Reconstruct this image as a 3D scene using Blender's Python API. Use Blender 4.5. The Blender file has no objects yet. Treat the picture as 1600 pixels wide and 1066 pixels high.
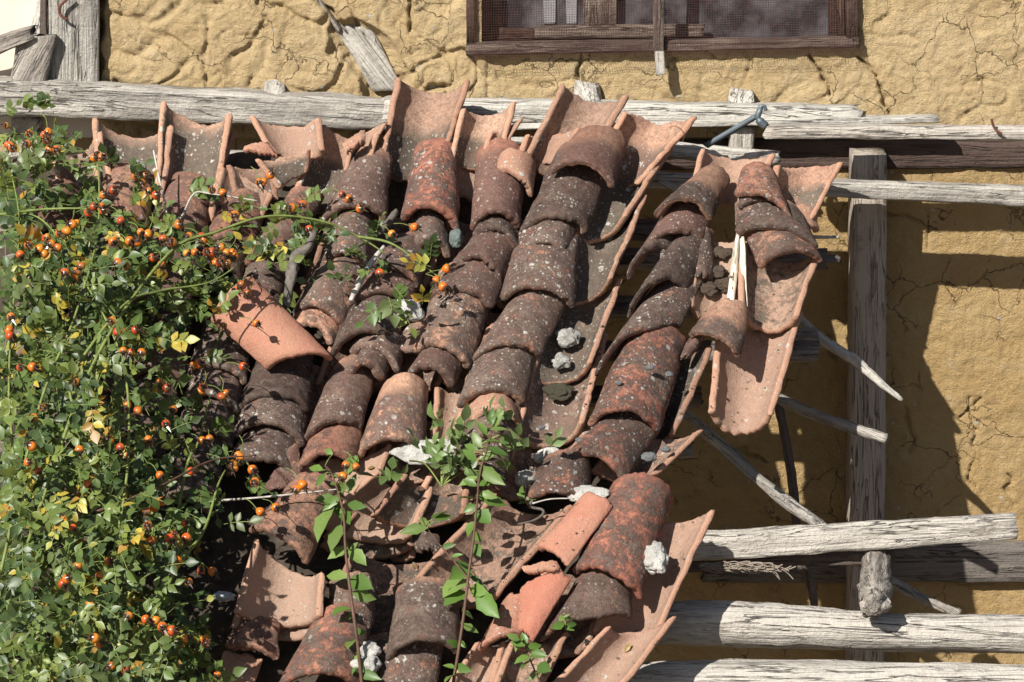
import bpy, math, random
import numpy as np
from mathutils import Vector, Matrix, noise as mn
random.seed(7); rng = np.random.default_rng(7)
SC = bpy.context.scene; COL = SC.collection
R = math.radians
# ------------------------------------------------------------------ camera, sky, sun, exposure
PITCH = R(12); DIST = 9.0; FPX = DIST/0.00155
cam_d = bpy.data.cameras.new('camera'); cam = bpy.data.objects.new('camera', cam_d); COL.objects.link(cam)
cam_d.sensor_width = 36; cam_d.lens = FPX/1600*36; cam_d.clip_end = 500; cam_d.clip_start = 0.1
CAM = Vector((0, -DIST*math.cos(PITCH), DIST*math.sin(PITCH)))
cam.location = CAM; cam.rotation_euler = (math.pi/2-PITCH, 0, 0); SC.camera = cam
SUN_L = Vector((0.72, 1.0, -0.97)).normalized()
el = math.asin(-SUN_L.z); az = math.atan2(-SUN_L.x, -SUN_L.y)
w = bpy.data.worlds.new('World'); SC.world = w; w.use_nodes = True
nt = w.node_tree; sky = nt.nodes.new('ShaderNodeTexSky'); sky.sky_type = 'NISHITA'; sky.sun_disc = False
sky.sun_elevation = el; sky.sun_rotation = az % (2*math.pi)
nt.links.new(sky.outputs[0], nt.nodes['Background'].inputs[0]); nt.nodes['Background'].inputs[1].default_value = 0.05
sd = bpy.data.lights.new('sun', 'SUN'); sd.energy = 5.0; sd.angle = R(0.5); sd.color = (1.0, 0.955, 0.88)
sun = bpy.data.objects.new('sun', sd); COL.objects.link(sun); sun.location = (-3, -4, 5)
sun.rotation_euler = SUN_L.to_track_quat('-Z', 'Y').to_euler()
SC.view_settings.view_transform = 'Standard'; SC.view_settings.look = 'None'; SC.view_settings.gamma = 1
SC.view_settings.exposure = 0.6; SC.cycles.max_bounces = 5
SC.cycles.transparent_max_bounces = 8
# ------------------------------------------------------------------ measuring helpers
FW = Vector((0, math.cos(PITCH), -math.sin(PITCH))); UP = Vector((0, math.sin(PITCH), math.cos(PITCH)))
def ray(px, py): return FW + Vector((1, 0, 0))*((px-800)/FPX) - UP*((py-533)/FPX)
def P(px, py, d=0.0):                       # point at depth d in front of the wall plane
    r = ray(px, py); t = (-d-CAM.y)/r.y; return CAM + r*t
SL = R(42); NRM = Vector((0, -math.sin(SL), math.cos(SL))); DOWN = Vector((0, -math.cos(SL), -math.sin(SL)))
Q0 = P(800, 205, 0.17)
def RF(px, py, h=0.0):                      # point at height h above the roof plane
    r = ray(px, py); t = ((Q0-CAM).dot(NRM)+h)/r.dot(NRM); return CAM + r*t
# ------------------------------------------------------------------ numpy noise
def _h(ix, iy, iz, s=0):
    n = (ix*374761393 + iy*668265263 + iz*2147483647*3 + s*974634777) & 0xffffffff
    n = ((n ^ (n >> 13))*1274126177) & 0xffffffff
    n = ((n ^ (n >> 16))*2246822519) & 0xffffffff
    return ((n ^ (n >> 15)) & 0xffff)/65535.0
def vn(p, s=0):
    i = np.floor(p).astype(np.int64); f = p-i; f = f*f*f*(f*(f*6-15)+10)
    x, y, z = i[..., 0], i[..., 1], i[..., 2]; fx, fy, fz = f[..., 0], f[..., 1], f[..., 2]
    def L(a, b, t): return a+(b-a)*t
    return L(L(L(_h(x,y,z,s), _h(x+1,y,z,s), fx), L(_h(x,y+1,z,s), _h(x+1,y+1,z,s), fx), fy),
             L(L(_h(x,y,z+1,s), _h(x+1,y,z+1,s), fx), L(_h(x,y+1,z+1,s), _h(x+1,y+1,z+1,s), fx), fy), fz)*2-1
def fbm(p, o=4, s=0, g=0.5):
    v = 0; a = 1; t = 0
    for k in range(o):
        v = v+a*vn(p*(2**k)+k*17.3, s+k); t += a; a *= g
    return v/t
# ------------------------------------------------------------------ mesh + tagging helpers
def mk(name, V, F, mat=None, parent=None, smooth=True, attrs=None):
    me = bpy.data.meshes.new(name); me.from_pydata([tuple(v) for v in V], [], F); me.update()
    if smooth: me.polygons.foreach_set('use_smooth', [True]*len(me.polygons))
    if attrs:
        for an, arr in attrs.items():
            a = me.color_attributes.new(an, 'FLOAT_COLOR', 'POINT'); a.data.foreach_set('color', np.asarray(arr, dtype=np.float32).ravel())
    o = bpy.data.objects.new(name, me); COL.objects.link(o)
    if mat: me.materials.append(mat)
    if parent: o.parent = parent
    return o
def tag(o, label, cat, group=None, kind=None):
    if label: o['label'] = label
    if cat: o['category'] = cat
    if group: o['group'] = group
    if kind: o['kind'] = kind
    return o
def struct(o): o['kind'] = 'structure'; return o
def empty(name, loc, label, cat, group=None):
    o = bpy.data.objects.new(name, None); COL.objects.link(o); o.location = loc; o.empty_display_size = .05
    return tag(o, label, cat, group)
def recentre(o):                            # origin to the mesh centre, geometry stays put
    me = o.data; n = len(me.vertices); c = np.empty(n*3); me.vertices.foreach_get('co', c); c = c.reshape(-1, 3)
    m = c.mean(0); me.vertices.foreach_set('co', (c-m).ravel()); o.location = Vector(m) if o.parent is None else Vector(m)-o.parent.location
    me.update(); return o
# ------------------------------------------------------------------ material helpers
class NT:
    def __init__(s, name):
        s.m = bpy.data.materials.new(name); s.m.use_nodes = True; s.t = s.m.node_tree; s.n = s.t.nodes
        s.b = s.n['Principled BSDF']; s.b.inputs['Roughness'].default_value = .9
        s.b.inputs['Specular IOR Level'].default_value = .2
    def lk(s, a, b): s.t.links.new(a, b)
    def val(s, inp, v):
        if isinstance(v, (int, float)): inp.default_value = v
        elif isinstance(v, (tuple, list)): inp.default_value = tuple(v)+(1,) if len(v) == 3 and inp.type == 'RGBA' else tuple(v)
        else: s.lk(v, inp)
    def noise(s, vec, scale, detail=4, rough=.55, dist=0):
        n = s.n.new('ShaderNodeTexNoise'); s.val(n.inputs['Vector'], vec); n.inputs['Scale'].default_value = scale
        n.inputs['Detail'].default_value = detail; n.inputs['Roughness'].default_value = rough; n.inputs['Distortion'].default_value = dist
        return n.outputs['Fac']
    def vor(s, vec, scale, feat='F1'):
        n = s.n.new('ShaderNodeTexVoronoi'); n.feature = feat; s.val(n.inputs['Vector'], vec); n.inputs['Scale'].default_value = scale
        return n
    def math(s, op, a, b=0, c=None):
        n = s.n.new('ShaderNodeMath'); n.operation = op; s.val(n.inputs[0], a); s.val(n.inputs[1], b)
        if c is not None: s.val(n.inputs[2], c)
        return n.outputs[0]
    def mr(s, v, a, b, c=0., d=1.):
        n = s.n.new('ShaderNodeMapRange'); n.clamp = True; s.val(n.inputs['Value'], v)
        s.val(n.inputs['From Min'], a); s.val(n.inputs['From Max'], b); s.val(n.inputs['To Min'], c); s.val(n.inputs['To Max'], d)
        return n.outputs[0]
    def mix(s, f, a, b, mode='MIX'):
        n = s.n.new('ShaderNodeMix'); n.data_type = 'RGBA'; n.blend_type = mode
        s.val(n.inputs[0], f); s.val(n.inputs[6], a); s.val(n.inputs[7], b); return n.outputs[2]
    def mapv(s, vec, scale=(1, 1, 1)):
        n = s.n.new('ShaderNodeMapping'); s.val(n.inputs['Vector'], vec); n.inputs['Scale'].default_value = scale; return n.outputs[0]
    def coord(s, which='Object', rnd=True):
        tc = s.n.new('ShaderNodeTexCoord').outputs[which]
        if not rnd: return tc
        oi = s.n.new('ShaderNodeObjectInfo'); s.oi = oi
        a = s.n.new('ShaderNodeVectorMath'); a.operation = 'ADD'; s.lk(tc, a.inputs[0])
        m = s.math('MULTIPLY', oi.outputs['Random'], 37.0); s.lk(m, a.inputs[1]); return a.outputs[0]
    def bump(s, h, strength, dist=.004, prev=None):
        n = s.n.new('ShaderNodeBump'); n.inputs['Strength'].default_value = strength; n.inputs['Distance'].default_value = dist
        s.lk(h, n.inputs['Height'])
        if prev: s.lk(prev, n.inputs['Normal'])
        return n.outputs[0]
    def sep(s, c):
        n = s.n.new('ShaderNodeSeparateColor'); s.lk(c, n.inputs[0]); return n.outputs
def clay_material():
    N = NT('weathered_clay'); v = N.coord(); oi = N.oi
    col = N.sep(oi.outputs['Color']); cr, sp, hue = col[0], col[1], col[2]; clean = oi.outputs['Alpha']
    at = N.n.new('ShaderNodeAttribute'); at.attribute_name = 'k'; k = N.sep(at.outputs['Color']); tv, rim, conc = k[0], k[1], k[2]
    n1 = N.noise(v, 9, 5, .6); n2 = N.noise(v, 60, 6, .75); n3 = N.noise(v, 20, 8, .75); n4 = N.noise(v, 330, 3, .7); n5 = N.noise(v, 150, 5, .8)
    base = N.mix(hue, (.46, .25, .17), (.43, .155, .105))
    base = N.mix(N.math('MULTIPLY', N.mr(n1, .35, .7, 0, .65), N.mr(hue, .3, 1, 1, .15)), base, (.52, .35, .235))
    base = N.mix(N.mr(conc, 0, 1, 0, N.mr(hue, .05, .5, .55, .1)), base, (.53, .405, .31))
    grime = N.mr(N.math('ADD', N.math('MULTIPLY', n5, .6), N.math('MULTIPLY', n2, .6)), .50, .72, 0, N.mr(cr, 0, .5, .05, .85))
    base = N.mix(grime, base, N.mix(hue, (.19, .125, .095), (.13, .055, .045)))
    basec = base
    edge = N.math('ADD', tv, N.math('MULTIPLY', N.math('SUBTRACT', n3, .5), .35))
    top = N.mr(N.math('SUBTRACT', edge, clean), -.02, .14)
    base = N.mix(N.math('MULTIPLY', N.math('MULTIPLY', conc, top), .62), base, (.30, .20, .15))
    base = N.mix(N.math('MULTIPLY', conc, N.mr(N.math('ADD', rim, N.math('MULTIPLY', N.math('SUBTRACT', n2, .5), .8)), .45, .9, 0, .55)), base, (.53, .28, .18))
    side = N.mr(rim, .3, 1., 1, N.mr(conc, 0, .9, .92, .42))
    cr2 = N.math('MULTIPLY', cr, side)
    mixn = N.math('ADD', N.math('MULTIPLY', n3, .55), N.math('MULTIPLY', n2, .45))
    thr = N.math('MULTIPLY_ADD', cr2, -.42, .745)
    crm = N.mr(N.math('SUBTRACT', mixn, thr), -.03, .05)
    crm = N.math('MULTIPLY', crm, top)
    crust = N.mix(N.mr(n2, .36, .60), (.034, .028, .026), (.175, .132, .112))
    crust = N.mix(N.mr(N.noise(v, 14, 5, .7), .50, .70, 0, .75), crust, (.27, .22, .175))
    crust = N.mix(N.mr(N.noise(v, 27, 6, .75), .52, .66, 0, .5), crust, (.27, .125, .095))
    crust = N.mix(N.mr(n5, .42, .60, .5, 0), crust, (.026, .021, .020))
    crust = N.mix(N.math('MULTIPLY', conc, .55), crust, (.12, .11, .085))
    c = N.mix(N.math('MULTIPLY', crm, .93), base, crust)
    c = N.mix(N.mr(n5, .56, .76, 0, .4), c, (.38, .33, .28))
    c = N.mix(N.mr(n4, .50, .30, 0, .35), c, (.04, .03, .026))
    dv = N.n.new('ShaderNodeVectorMath'); dv.operation = 'ADD'; N.lk(v, dv.inputs[0])
    sc_ = N.math('MULTIPLY', N.noise(v, 110, 3), .014); N.lk(sc_, dv.inputs[1])
    def dots(scale, rmax, keep):
        vo = N.vor(dv.outputs[0], scale); rnd = N.sep(vo.outputs['Color'])
        rad = N.mr(rnd[0], keep, 1, 0, rmax)
        return N.mr(N.math('SUBTRACT', rad, vo.outputs['Distance']), 0, .10)
    d = N.math('MAXIMUM', dots(60, .46, .66), dots(140, .46, .42))
    gate = N.mr(N.math('ADD', N.noise(v, 10, 4), N.math('MULTIPLY', sp, .42)), .52, .68)
    d = N.math('MULTIPLY', N.math('MULTIPLY', d, gate), N.mr(top, 0, 1, .1, 1))
    d = N.math('MULTIPLY', d, N.mr(n5, .32, .45, .5, 1))
    c = N.mix(N.math('MULTIPLY', d, .8), c, N.mix(N.mr(n2, .35, .65), (.36, .36, .33), (.66, .65, .60)))
    big = N.mr(N.noise(v, 24, 8, .8), N.math('MULTIPLY_ADD', sp, -.12, .75), N.math('MULTIPLY_ADD', sp, -.12, .80))
    c = N.mix(N.math('MULTIPLY', big, .75), c, (.52, .51, .46))
    wn_ = N.n.new('ShaderNodeTexWhiteNoise'); wn_.noise_dimensions = '1D'; N.lk(oi.outputs['Random'], wn_.inputs['W'])
    tone = N.mix(N.mr(oi.outputs['Random'], 0, 1), (.62, .60, .60), (1.2, 1.18, 1.15)); c = N.mix(N.mr(cr, .3, .6), c, tone, 'MULTIPLY')
    c = N.mix(N.math('MULTIPLY', N.mr(wn_.outputs['Value'], .55, 1, 0, .25), crm), c, (.33, .15, .115))
    N.lk(c, N.b.inputs['Base Color'])
    h = N.math('ADD', N.math('MULTIPLY', n4, .5), N.math('MULTIPLY', n2, 1.2)); h = N.math('ADD', h, N.math('MULTIPLY', crm, .3)); h = N.math('ADD', h, N.math('MULTIPLY', n5, .9))
    h = N.math('ADD', h, N.math('MULTIPLY', d, .4))
    N.lk(N.bump(h, 1., .0030), N.b.inputs['Normal']); return N.m
CLAY = clay_material()
def wood_material():
    N = NT('weathered_wood'); v = N.coord(); oi = N.oi
    col = N.sep(oi.outputs['Color']); light, brown = col[0], col[1]
    g = N.noise(N.mapv(v, (2.2, 75, 75)), 1, 6, .65, .4); g2 = N.noise(N.mapv(v, (6, 220, 220)), 1, 3, .6)
    p = N.noise(N.mapv(v, (5, 14, 14)), 1, 5, .65)
    pale = N.mix(brown, (.60, .57, .51), (.29, .195, .14)); dark = N.mix(brown, (.21, .19, .17), (.075, .04, .03))
    f = N.math('ADD', N.math('MULTIPLY', g, .6), N.math('MULTIPLY', p, .6)); f = N.math('ADD', f, N.math('MULTIPLY', N.math('SUBTRACT', light, .5), .6))
    f = N.math('ADD', f, N.math('MULTIPLY', N.math('SUBTRACT', N.noise(N.mapv(v, (9, 30, 30)), 1, 6, .75), .5), .55)); c = N.mix(N.mr(f, .45, .80), dark, pale)
    c = N.mix(N.mr(g2, .3, .46, .55, 0), c, (.07, .055, .045))
    wv = N.noise(N.mapv(v, (2.4, 46, 46)), 1, 3, .55, 1.2); crk = N.mr(wv, .475, .495); crk2 = N.mr(wv, .50, .52)
    ck = N.math('MULTIPLY', crk, N.math('SUBTRACT', 1, crk2)); ck = N.math('MULTIPLY', ck, N.mr(p, .4, .55))
    c = N.mix(N.math('MULTIPLY', ck, .75), c, (.04, .033, .028)); kn = N.vor(N.mapv(v, (5, 22, 22)), 1); c = N.mix(N.mr(kn.outputs['Distance'], .10, .04, 0, .7), c, (.07, .05, .035))
    st = N.mr(N.noise(v, 11, 6, .7), .58, .7, 0, .6); c = N.mix(st, c, N.mix(.5, (.12, .10, .085), (.26, .18, .12)))
    N.lk(c, N.b.inputs['Base Color'])
    h = N.math('ADD', g, N.math('MULTIPLY', g2, .5)); h = N.math('SUBTRACT', h, N.math('MULTIPLY', ck, 1.1))
    h = N.math('ADD', h, N.noise(v, 90, 5, .75)); N.lk(N.bump(h, 1., .007), N.b.inputs['Normal']); return N.m
WOOD = wood_material()
def mud_material(dk=1.):
    N = NT('mud_plaster'); v = N.coord('Object', False)
    n1 = N.noise(v, 7, 6, .6); n2 = N.noise(v, 75, 6, .7); n3 = N.noise(v, 320, 3, .7); n4 = N.noise(v, 22, 5, .65)
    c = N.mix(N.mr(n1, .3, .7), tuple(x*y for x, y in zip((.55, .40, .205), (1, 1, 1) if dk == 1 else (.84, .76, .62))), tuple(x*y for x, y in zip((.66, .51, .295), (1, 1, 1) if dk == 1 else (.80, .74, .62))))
    c = N.mix(N.mr(n2, .36, .62, .35, 0), c, (.42, .30, .16)); c = N.mix(N.mr(n4, .55, .75, 0, .4), c, (.62, .51, .34))
    vo = N.vor(v, 60); rnd = N.sep(vo.outputs['Color']); dd = N.mr(N.math('SUBTRACT', N.mr(rnd[0], .93, 1, 0, .3), vo.outputs['Distance']), 0, .05)
    c = N.mix(dd, c, (.50, .50, .46))
    wv = N.n.new('ShaderNodeVectorMath'); wv.operation = 'ADD'; N.lk(v, wv.inputs[0]); nz = N.n.new('ShaderNodeTexNoise'); nz.inputs['Scale'].default_value = 22; nz.inputs['Detail'].default_value = 5; N.lk(v, nz.inputs['Vector'])
    sc2 = N.n.new('ShaderNodeVectorMath'); sc2.operation = 'SCALE'; N.lk(nz.outputs['Color'], sc2.inputs[0]); sc2.inputs['Scale'].default_value = .07; N.lk(sc2.outputs[0], wv.inputs[1])
    ce = N.vor(wv.outputs[0], 10, 'DISTANCE_TO_EDGE'); ck = N.math('MULTIPLY', N.mr(ce.outputs['Distance'], .014, .004), N.mr(N.noise(v, 6, 3), .50, .58))
    c = N.mix(N.math('MULTIPLY', ck, .8), c, (.14, .09, .045))
    sw = N.mr(N.noise(N.mapv(v, (40, 40, 260)), 1, 2, .6, 2.5), .66, .70, 0, .55); c = N.mix(sw, c, (.62, .54, .38)); sw2 = N.mr(N.noise(v, 130, 4, .8), .60, .70, 0, .5); c = N.mix(sw2, c, (.26, .18, .10))
    N.lk(c, N.b.inputs['Base Color'])
    st = N.noise(N.mapv(v, (60, 60, 190)), 1, 4, .7, 1.2)
    h = N.math('ADD', N.math('MULTIPLY', n2, 1.0), N.math('MULTIPLY', n3, .35)); h = N.math('ADD', h, N.math('MULTIPLY', st, .4))
    h = N.math('ADD', h, N.math('MULTIPLY', N.noise(v, 170, 5, .8), .8)); h = N.math('SUBTRACT', h, N.math('MULTIPLY', ck, 2.)); N.lk(N.bump(h, 1., .010), N.b.inputs['Normal']); return N.m
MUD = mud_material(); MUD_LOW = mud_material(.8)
def simple(name, col, rough=.8, ns=40, var=.3, bump=.3, metal=0, spec=.3):
    N = NT(name); v = N.coord(); n = N.noise(v, ns, 5, .65)
    c = N.mix(N.mr(n, .3, .7), tuple(x*(1-var) for x in col), tuple(min(1, x*(1+var)) for x in col))
    N.lk(c, N.b.inputs['Base Color']); N.b.inputs['Roughness'].default_value = rough; N.b.inputs['Metallic'].default_value = metal
    N.b.inputs['Specular IOR Level'].default_value = spec
    N.lk(N.bump(n, bump, .003), N.b.inputs['Normal']); return N.m
def stone_material():
    N = NT('lime_stone'); v = N.coord(); oi = N.oi; n = N.noise(v, 70, 6, .7); n2 = N.noise(v, 28, 5, .7)
    c = N.mix(N.mr(n2, .42, .6, .55, 0), oi.outputs['Color'], N.mix(.5, oi.outputs['Color'], (.06, .055, .05)))
    c = N.mix(N.mr(n, .35, .55, .5, 0), c, N.mix(.6, c, (.10, .09, .08)))
    c = N.mix(N.mr(N.noise(v, 200, 4, .8), .54, .64, 0, .35), c, (.14, .125, .11)); N.lk(c, N.b.inputs['Base Color']); N.lk(N.bump(N.math('ADD', N.math('ADD', n, n2), N.noise(v, 220, 4, .8)), 1, .009), N.b.inputs['Normal']); return N.m
STONE = stone_material()
def leaf_material():
    N = NT('leaf'); at = N.n.new('ShaderNodeAttribute'); at.attribute_name = 'tint'
    v = N.coord('Object', False); n = N.noise(v, 160, 3)
    c = N.mix(N.mr(n, .35, .65, 0, .3), at.outputs['Color'], (.10, .12, .03))
    N.lk(c, N.b.inputs['Base Color']); N.b.inputs['Roughness'].default_value = .42; N.b.inputs['Specular IOR Level'].default_value = .45
    tr = N.n.new('ShaderNodeBsdfTranslucent'); hs = N.n.new('ShaderNodeHueSaturation'); hs.inputs['Value'].default_value = 1.6; hs.inputs['Hue'].default_value = .48
    N.lk(c, hs.inputs['Color']); hs.inputs['Saturation'].default_value = 1.1; N.lk(hs.outputs[0], tr.inputs[0])
    ms = N.n.new('ShaderNodeMixShader'); ms.inputs[0].default_value = .22; N.lk(N.b.outputs[0], ms.inputs[1]); N.lk(tr.outputs[0], ms.inputs[2])
    N.lk(ms.outputs[0], N.n['Material Output'].inputs[0]); return N.m
LEAF = leaf_material()
def hip_material():
    N = NT('rose_hip_skin'); v = N.coord(); oi = N.oi; at = N.n.new('ShaderNodeAttribute'); at.attribute_name = 'k'
    k = N.sep(at.outputs['Color']); n = N.noise(v, 60, 2)
    c = N.mix(N.mr(n, .35, .65, 0, .5), oi.outputs['Color'], N.mix(.5, oi.outputs['Color'], (.55, .30, .03)))
    c = N.mix(N.mr(k[1], 0, 1, 0, .75), c, (.62, .30, .03)); c = N.mix(N.mr(N.noise(v, 400, 3), .56, .64, 0, .25), c, (.16, .04, .02)); c = N.mix(k[0], c, (.07, .042, .025)); N.lk(c, N.b.inputs['Base Color'])
    N.b.inputs['Roughness'].default_value = .3; N.b.inputs['Specular IOR Level'].default_value = .5; return N.m
HIP = hip_material()
STEM = simple('green_stem', (.16, .20, .055), .6, 50, .4); BARK = simple('dark_bark', (.10, .085, .07), .9, 60, .5, .8)
GREYTWIG = simple('dry_grey_twig', (.42, .39, .35), .9, 60, .4, .6); RED_STEM = simple('reddish_stem', (.10, .055, .035), .6, 50, .4)
PLASTER = simple('cream_plaster', (.68, .60, .50), .9, 12, .06, .2); IRON = simple('blue_grey_steel', (.13, .16, .18), .5, 40, .2, .2, .5, .5)
RUST = simple('rusty_iron', (.12, .045, .03), .8, 60, .5, .5); MESHW = simple('rusty_mesh_wire', (.085, .04, .032), .7, 60, .4)
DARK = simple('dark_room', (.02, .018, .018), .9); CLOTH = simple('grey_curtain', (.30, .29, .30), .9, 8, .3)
SOIL = simple('soil', (.12, .09, .06), .95, 30, .5, .8); PLASTIC = simple('pale_plastic', (.4, .45, .5), .25, 30, .3, .5, 0, .6)
# ------------------------------------------------------------------ generic builders
def tube(pts, rads, seg=8, ns=0.0, seed=0, cap=True):
    pts = [Vector(p) for p in pts]; V = []; F = []; n = len(pts)
    t0 = (pts[1]-pts[0]).normalized(); a = t0.cross(Vector((0, 0, 1)))
    if a.length < .1: a = t0.cross(Vector((1, 0, 0)))
    a.normalize()
    for i in range(n):
        t = (pts[min(i+1, n-1)]-pts[max(i-1, 0)]).normalized(); a = (a-t*a.dot(t)).normalized(); b = t.cross(a)
        for j in range(seg):
            th = 2*math.pi*j/seg; r = rads[i]
            if ns:
                q = Vector((math.cos(th)*2.2+seed*7.1, math.sin(th)*2.2, i*.35+seed)); r *= 1+ns*mn.noise(q)+ns*.5*mn.noise(q*2.7)
            V.append(pts[i]+(a*math.cos(th)+b*math.sin(th))*r)
    for i in range(n-1):
        for j in range(seg): F.append((i*seg+j, i*seg+(j+1) % seg, (i+1)*seg+(j+1) % seg, (i+1)*seg+j))
    if cap: F.append(tuple(range(seg))[::-1]); F.append(tuple((n-1)*seg+j for j in range(seg)))
    return V, F
def smooth_path(pts, m=6):
    pts = [Vector(p) for p in pts]; out = []
    for i in range(len(pts)-1):
        p0 = pts[max(i-1, 0)]; p1 = pts[i]; p2 = pts[i+1]; p3 = pts[min(i+2, len(pts)-1)]
        for k in range(m):
            t = k/m; out.append(.5*((2*p1)+(p2-p0)*t+(2*p0-5*p1+4*p2-p3)*t*t+(3*p1-p0-3*p2+p3)*t**3))
    out.append(pts[-1]); return out
class MB:
    def __init__(s): s.V = []; s.F = []; s.A = []
    def add(s, V, F, A=None):
        b = len(s.V); s.V += list(V); s.F += [tuple(i+b for i in f) for f in F]
        if A is not None: s.A += list(A) if isinstance(A, list) else [A]*len(V)
def orient_x(o):                            # local x along the long axis so the grain follows it
    me = o.data; n = len(me.vertices); c = np.empty(n*3); me.vertices.foreach_get('co', c); c = c.reshape(-1, 3); m = c.mean(0); q = c-m
    _, _, vt = np.linalg.svd(q, full_matrices=False)
    if np.linalg.det(vt) < 0: vt[2] *= -1
    me.vertices.foreach_set('co', (q@vt.T).ravel()); M = Matrix([[*vt[:, 0]], [*vt[:, 1]], [*vt[:, 2]]]); mm = M.to_4x4(); mm.translation = Vector(m)
    if o.parent: mm = Matrix.Translation(-o.parent.location) @ mm
    o.matrix_local = mm; me.update(); return o
def wood(name, V, F, light, brown=0., parent=None, mat=None, smooth=True):
    o = mk(name, V, F, mat or WOOD, parent, smooth); orient_x(o); o.color = (light, brown, 0, 1); return o
def quadbeam(c4, back, nseg=40, nj=.004, ej=.012, seed=1, rows=5, round_=.004):
    """beam whose front face has corners tl,tr,br,bl and that reaches 'back' (vector) behind; frayed ends, uneven edges"""
    tl, tr, br, bl = [Vector(c) for c in c4]; bd = Vector(back); prof = []
    for k in range(rows+1): prof.append((k/rows, 0))
    for k in range(1, 4): prof.append((1, k/3))
    for k in range(1, rows+1): prof.append((1-k/rows, 1))
    for k in range(1, 3): prof.append((0, 1-k/3))
    m = len(prof); V = []; F = []
    for i in range(nseg+1):
        t0 = i/nseg
        for j, (a, b) in enumerate(prof):
            e = mn.noise(Vector((a*6+seed*3.7, b*3, (0 if t0 < .5 else 9))))*ej/max((tr-tl).length, .01)
            t = t0+e*(1-2*t0 if abs(.5-t0) > .4 else .2) if 0 < i < nseg else t0+e*(1 if i == 0 else -1)*1.0
            f = tl.lerp(tr, t); g = bl.lerp(br, t); p = f.lerp(g, a)+bd*b
            s_ = (tr-tl).length*t0
            q = Vector((s_*9+seed*11, a*2.3, b*2)); d = Vector((mn.noise(q), mn.noise(q+Vector((5, 3, 1))), mn.noise(q+Vector((9, 7, 2)))))*nj
            d += Vector((0, mn.noise(q*4), mn.noise(q*4+Vector((3, 3, 3)))))*nj*.35
            ca = min(a, 1-a)*2; cb = min(b, 1-b)*2
            if ca < .01 and cb < .01: p += (f.lerp(g, .5)+bd*.5-p).normalized()*round_
            V.append(p+d)
    for i in range(nseg):
        for j in range(m): F.append((i*m+j, (i+1)*m+j, (i+1)*m+(j+1) % m, i*m+(j+1) % m))
    F.append(tuple(range(m))); F.append(tuple(nseg*m+j for j in range(m))[::-1]); return V, F
def plank(name, label, cat, xl, tl, bl, xr, tr, br, d, th, light=.6, brown=0., seed=1, nj=.004, ej=.012, parent=None, group=None, plane='wall', dr=None, xlb=None, xrb=None):
    dr = d if dr is None else dr; xlb = xl if xlb is None else xlb; xrb = xr if xrb is None else xrb
    if plane == 'wall': c = (P(xl, tl, d), P(xr, tr, dr), P(xrb, br, dr), P(xlb, bl, d)); back = Vector((0, th, 0))
    else: c = (RF(xl, tl, d), RF(xr, tr, dr), RF(xrb, br, dr), RF(xlb, bl, d)); back = -NRM*th
    n = max(4, int((c[1]-c[0]).length/.02))
    o = wood(name, *quadbeam(c, back, n, nj, ej, seed), light, brown, parent)
    if not parent: tag(o, label, cat, group)
    return o
def pole(name, label, cat, pts, rads, light=.5, brown=0., seed=1, ns=.18, seg=14, parent=None, group=None, mat=None, m=8):
    sp = smooth_path(pts, m); k = len(sp)-1; rr = []
    for i in range(len(sp)):
        f = i/k*(len(rads)-1); a = int(min(f, len(rads)-2)); rr.append(rads[a]+(rads[a+1]-rads[a])*(f-a))
    o = wood(name, *tube(sp, rr, seg, ns, seed), light, brown, parent, mat)
    if not parent: tag(o, label, cat, group)
    return o
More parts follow.
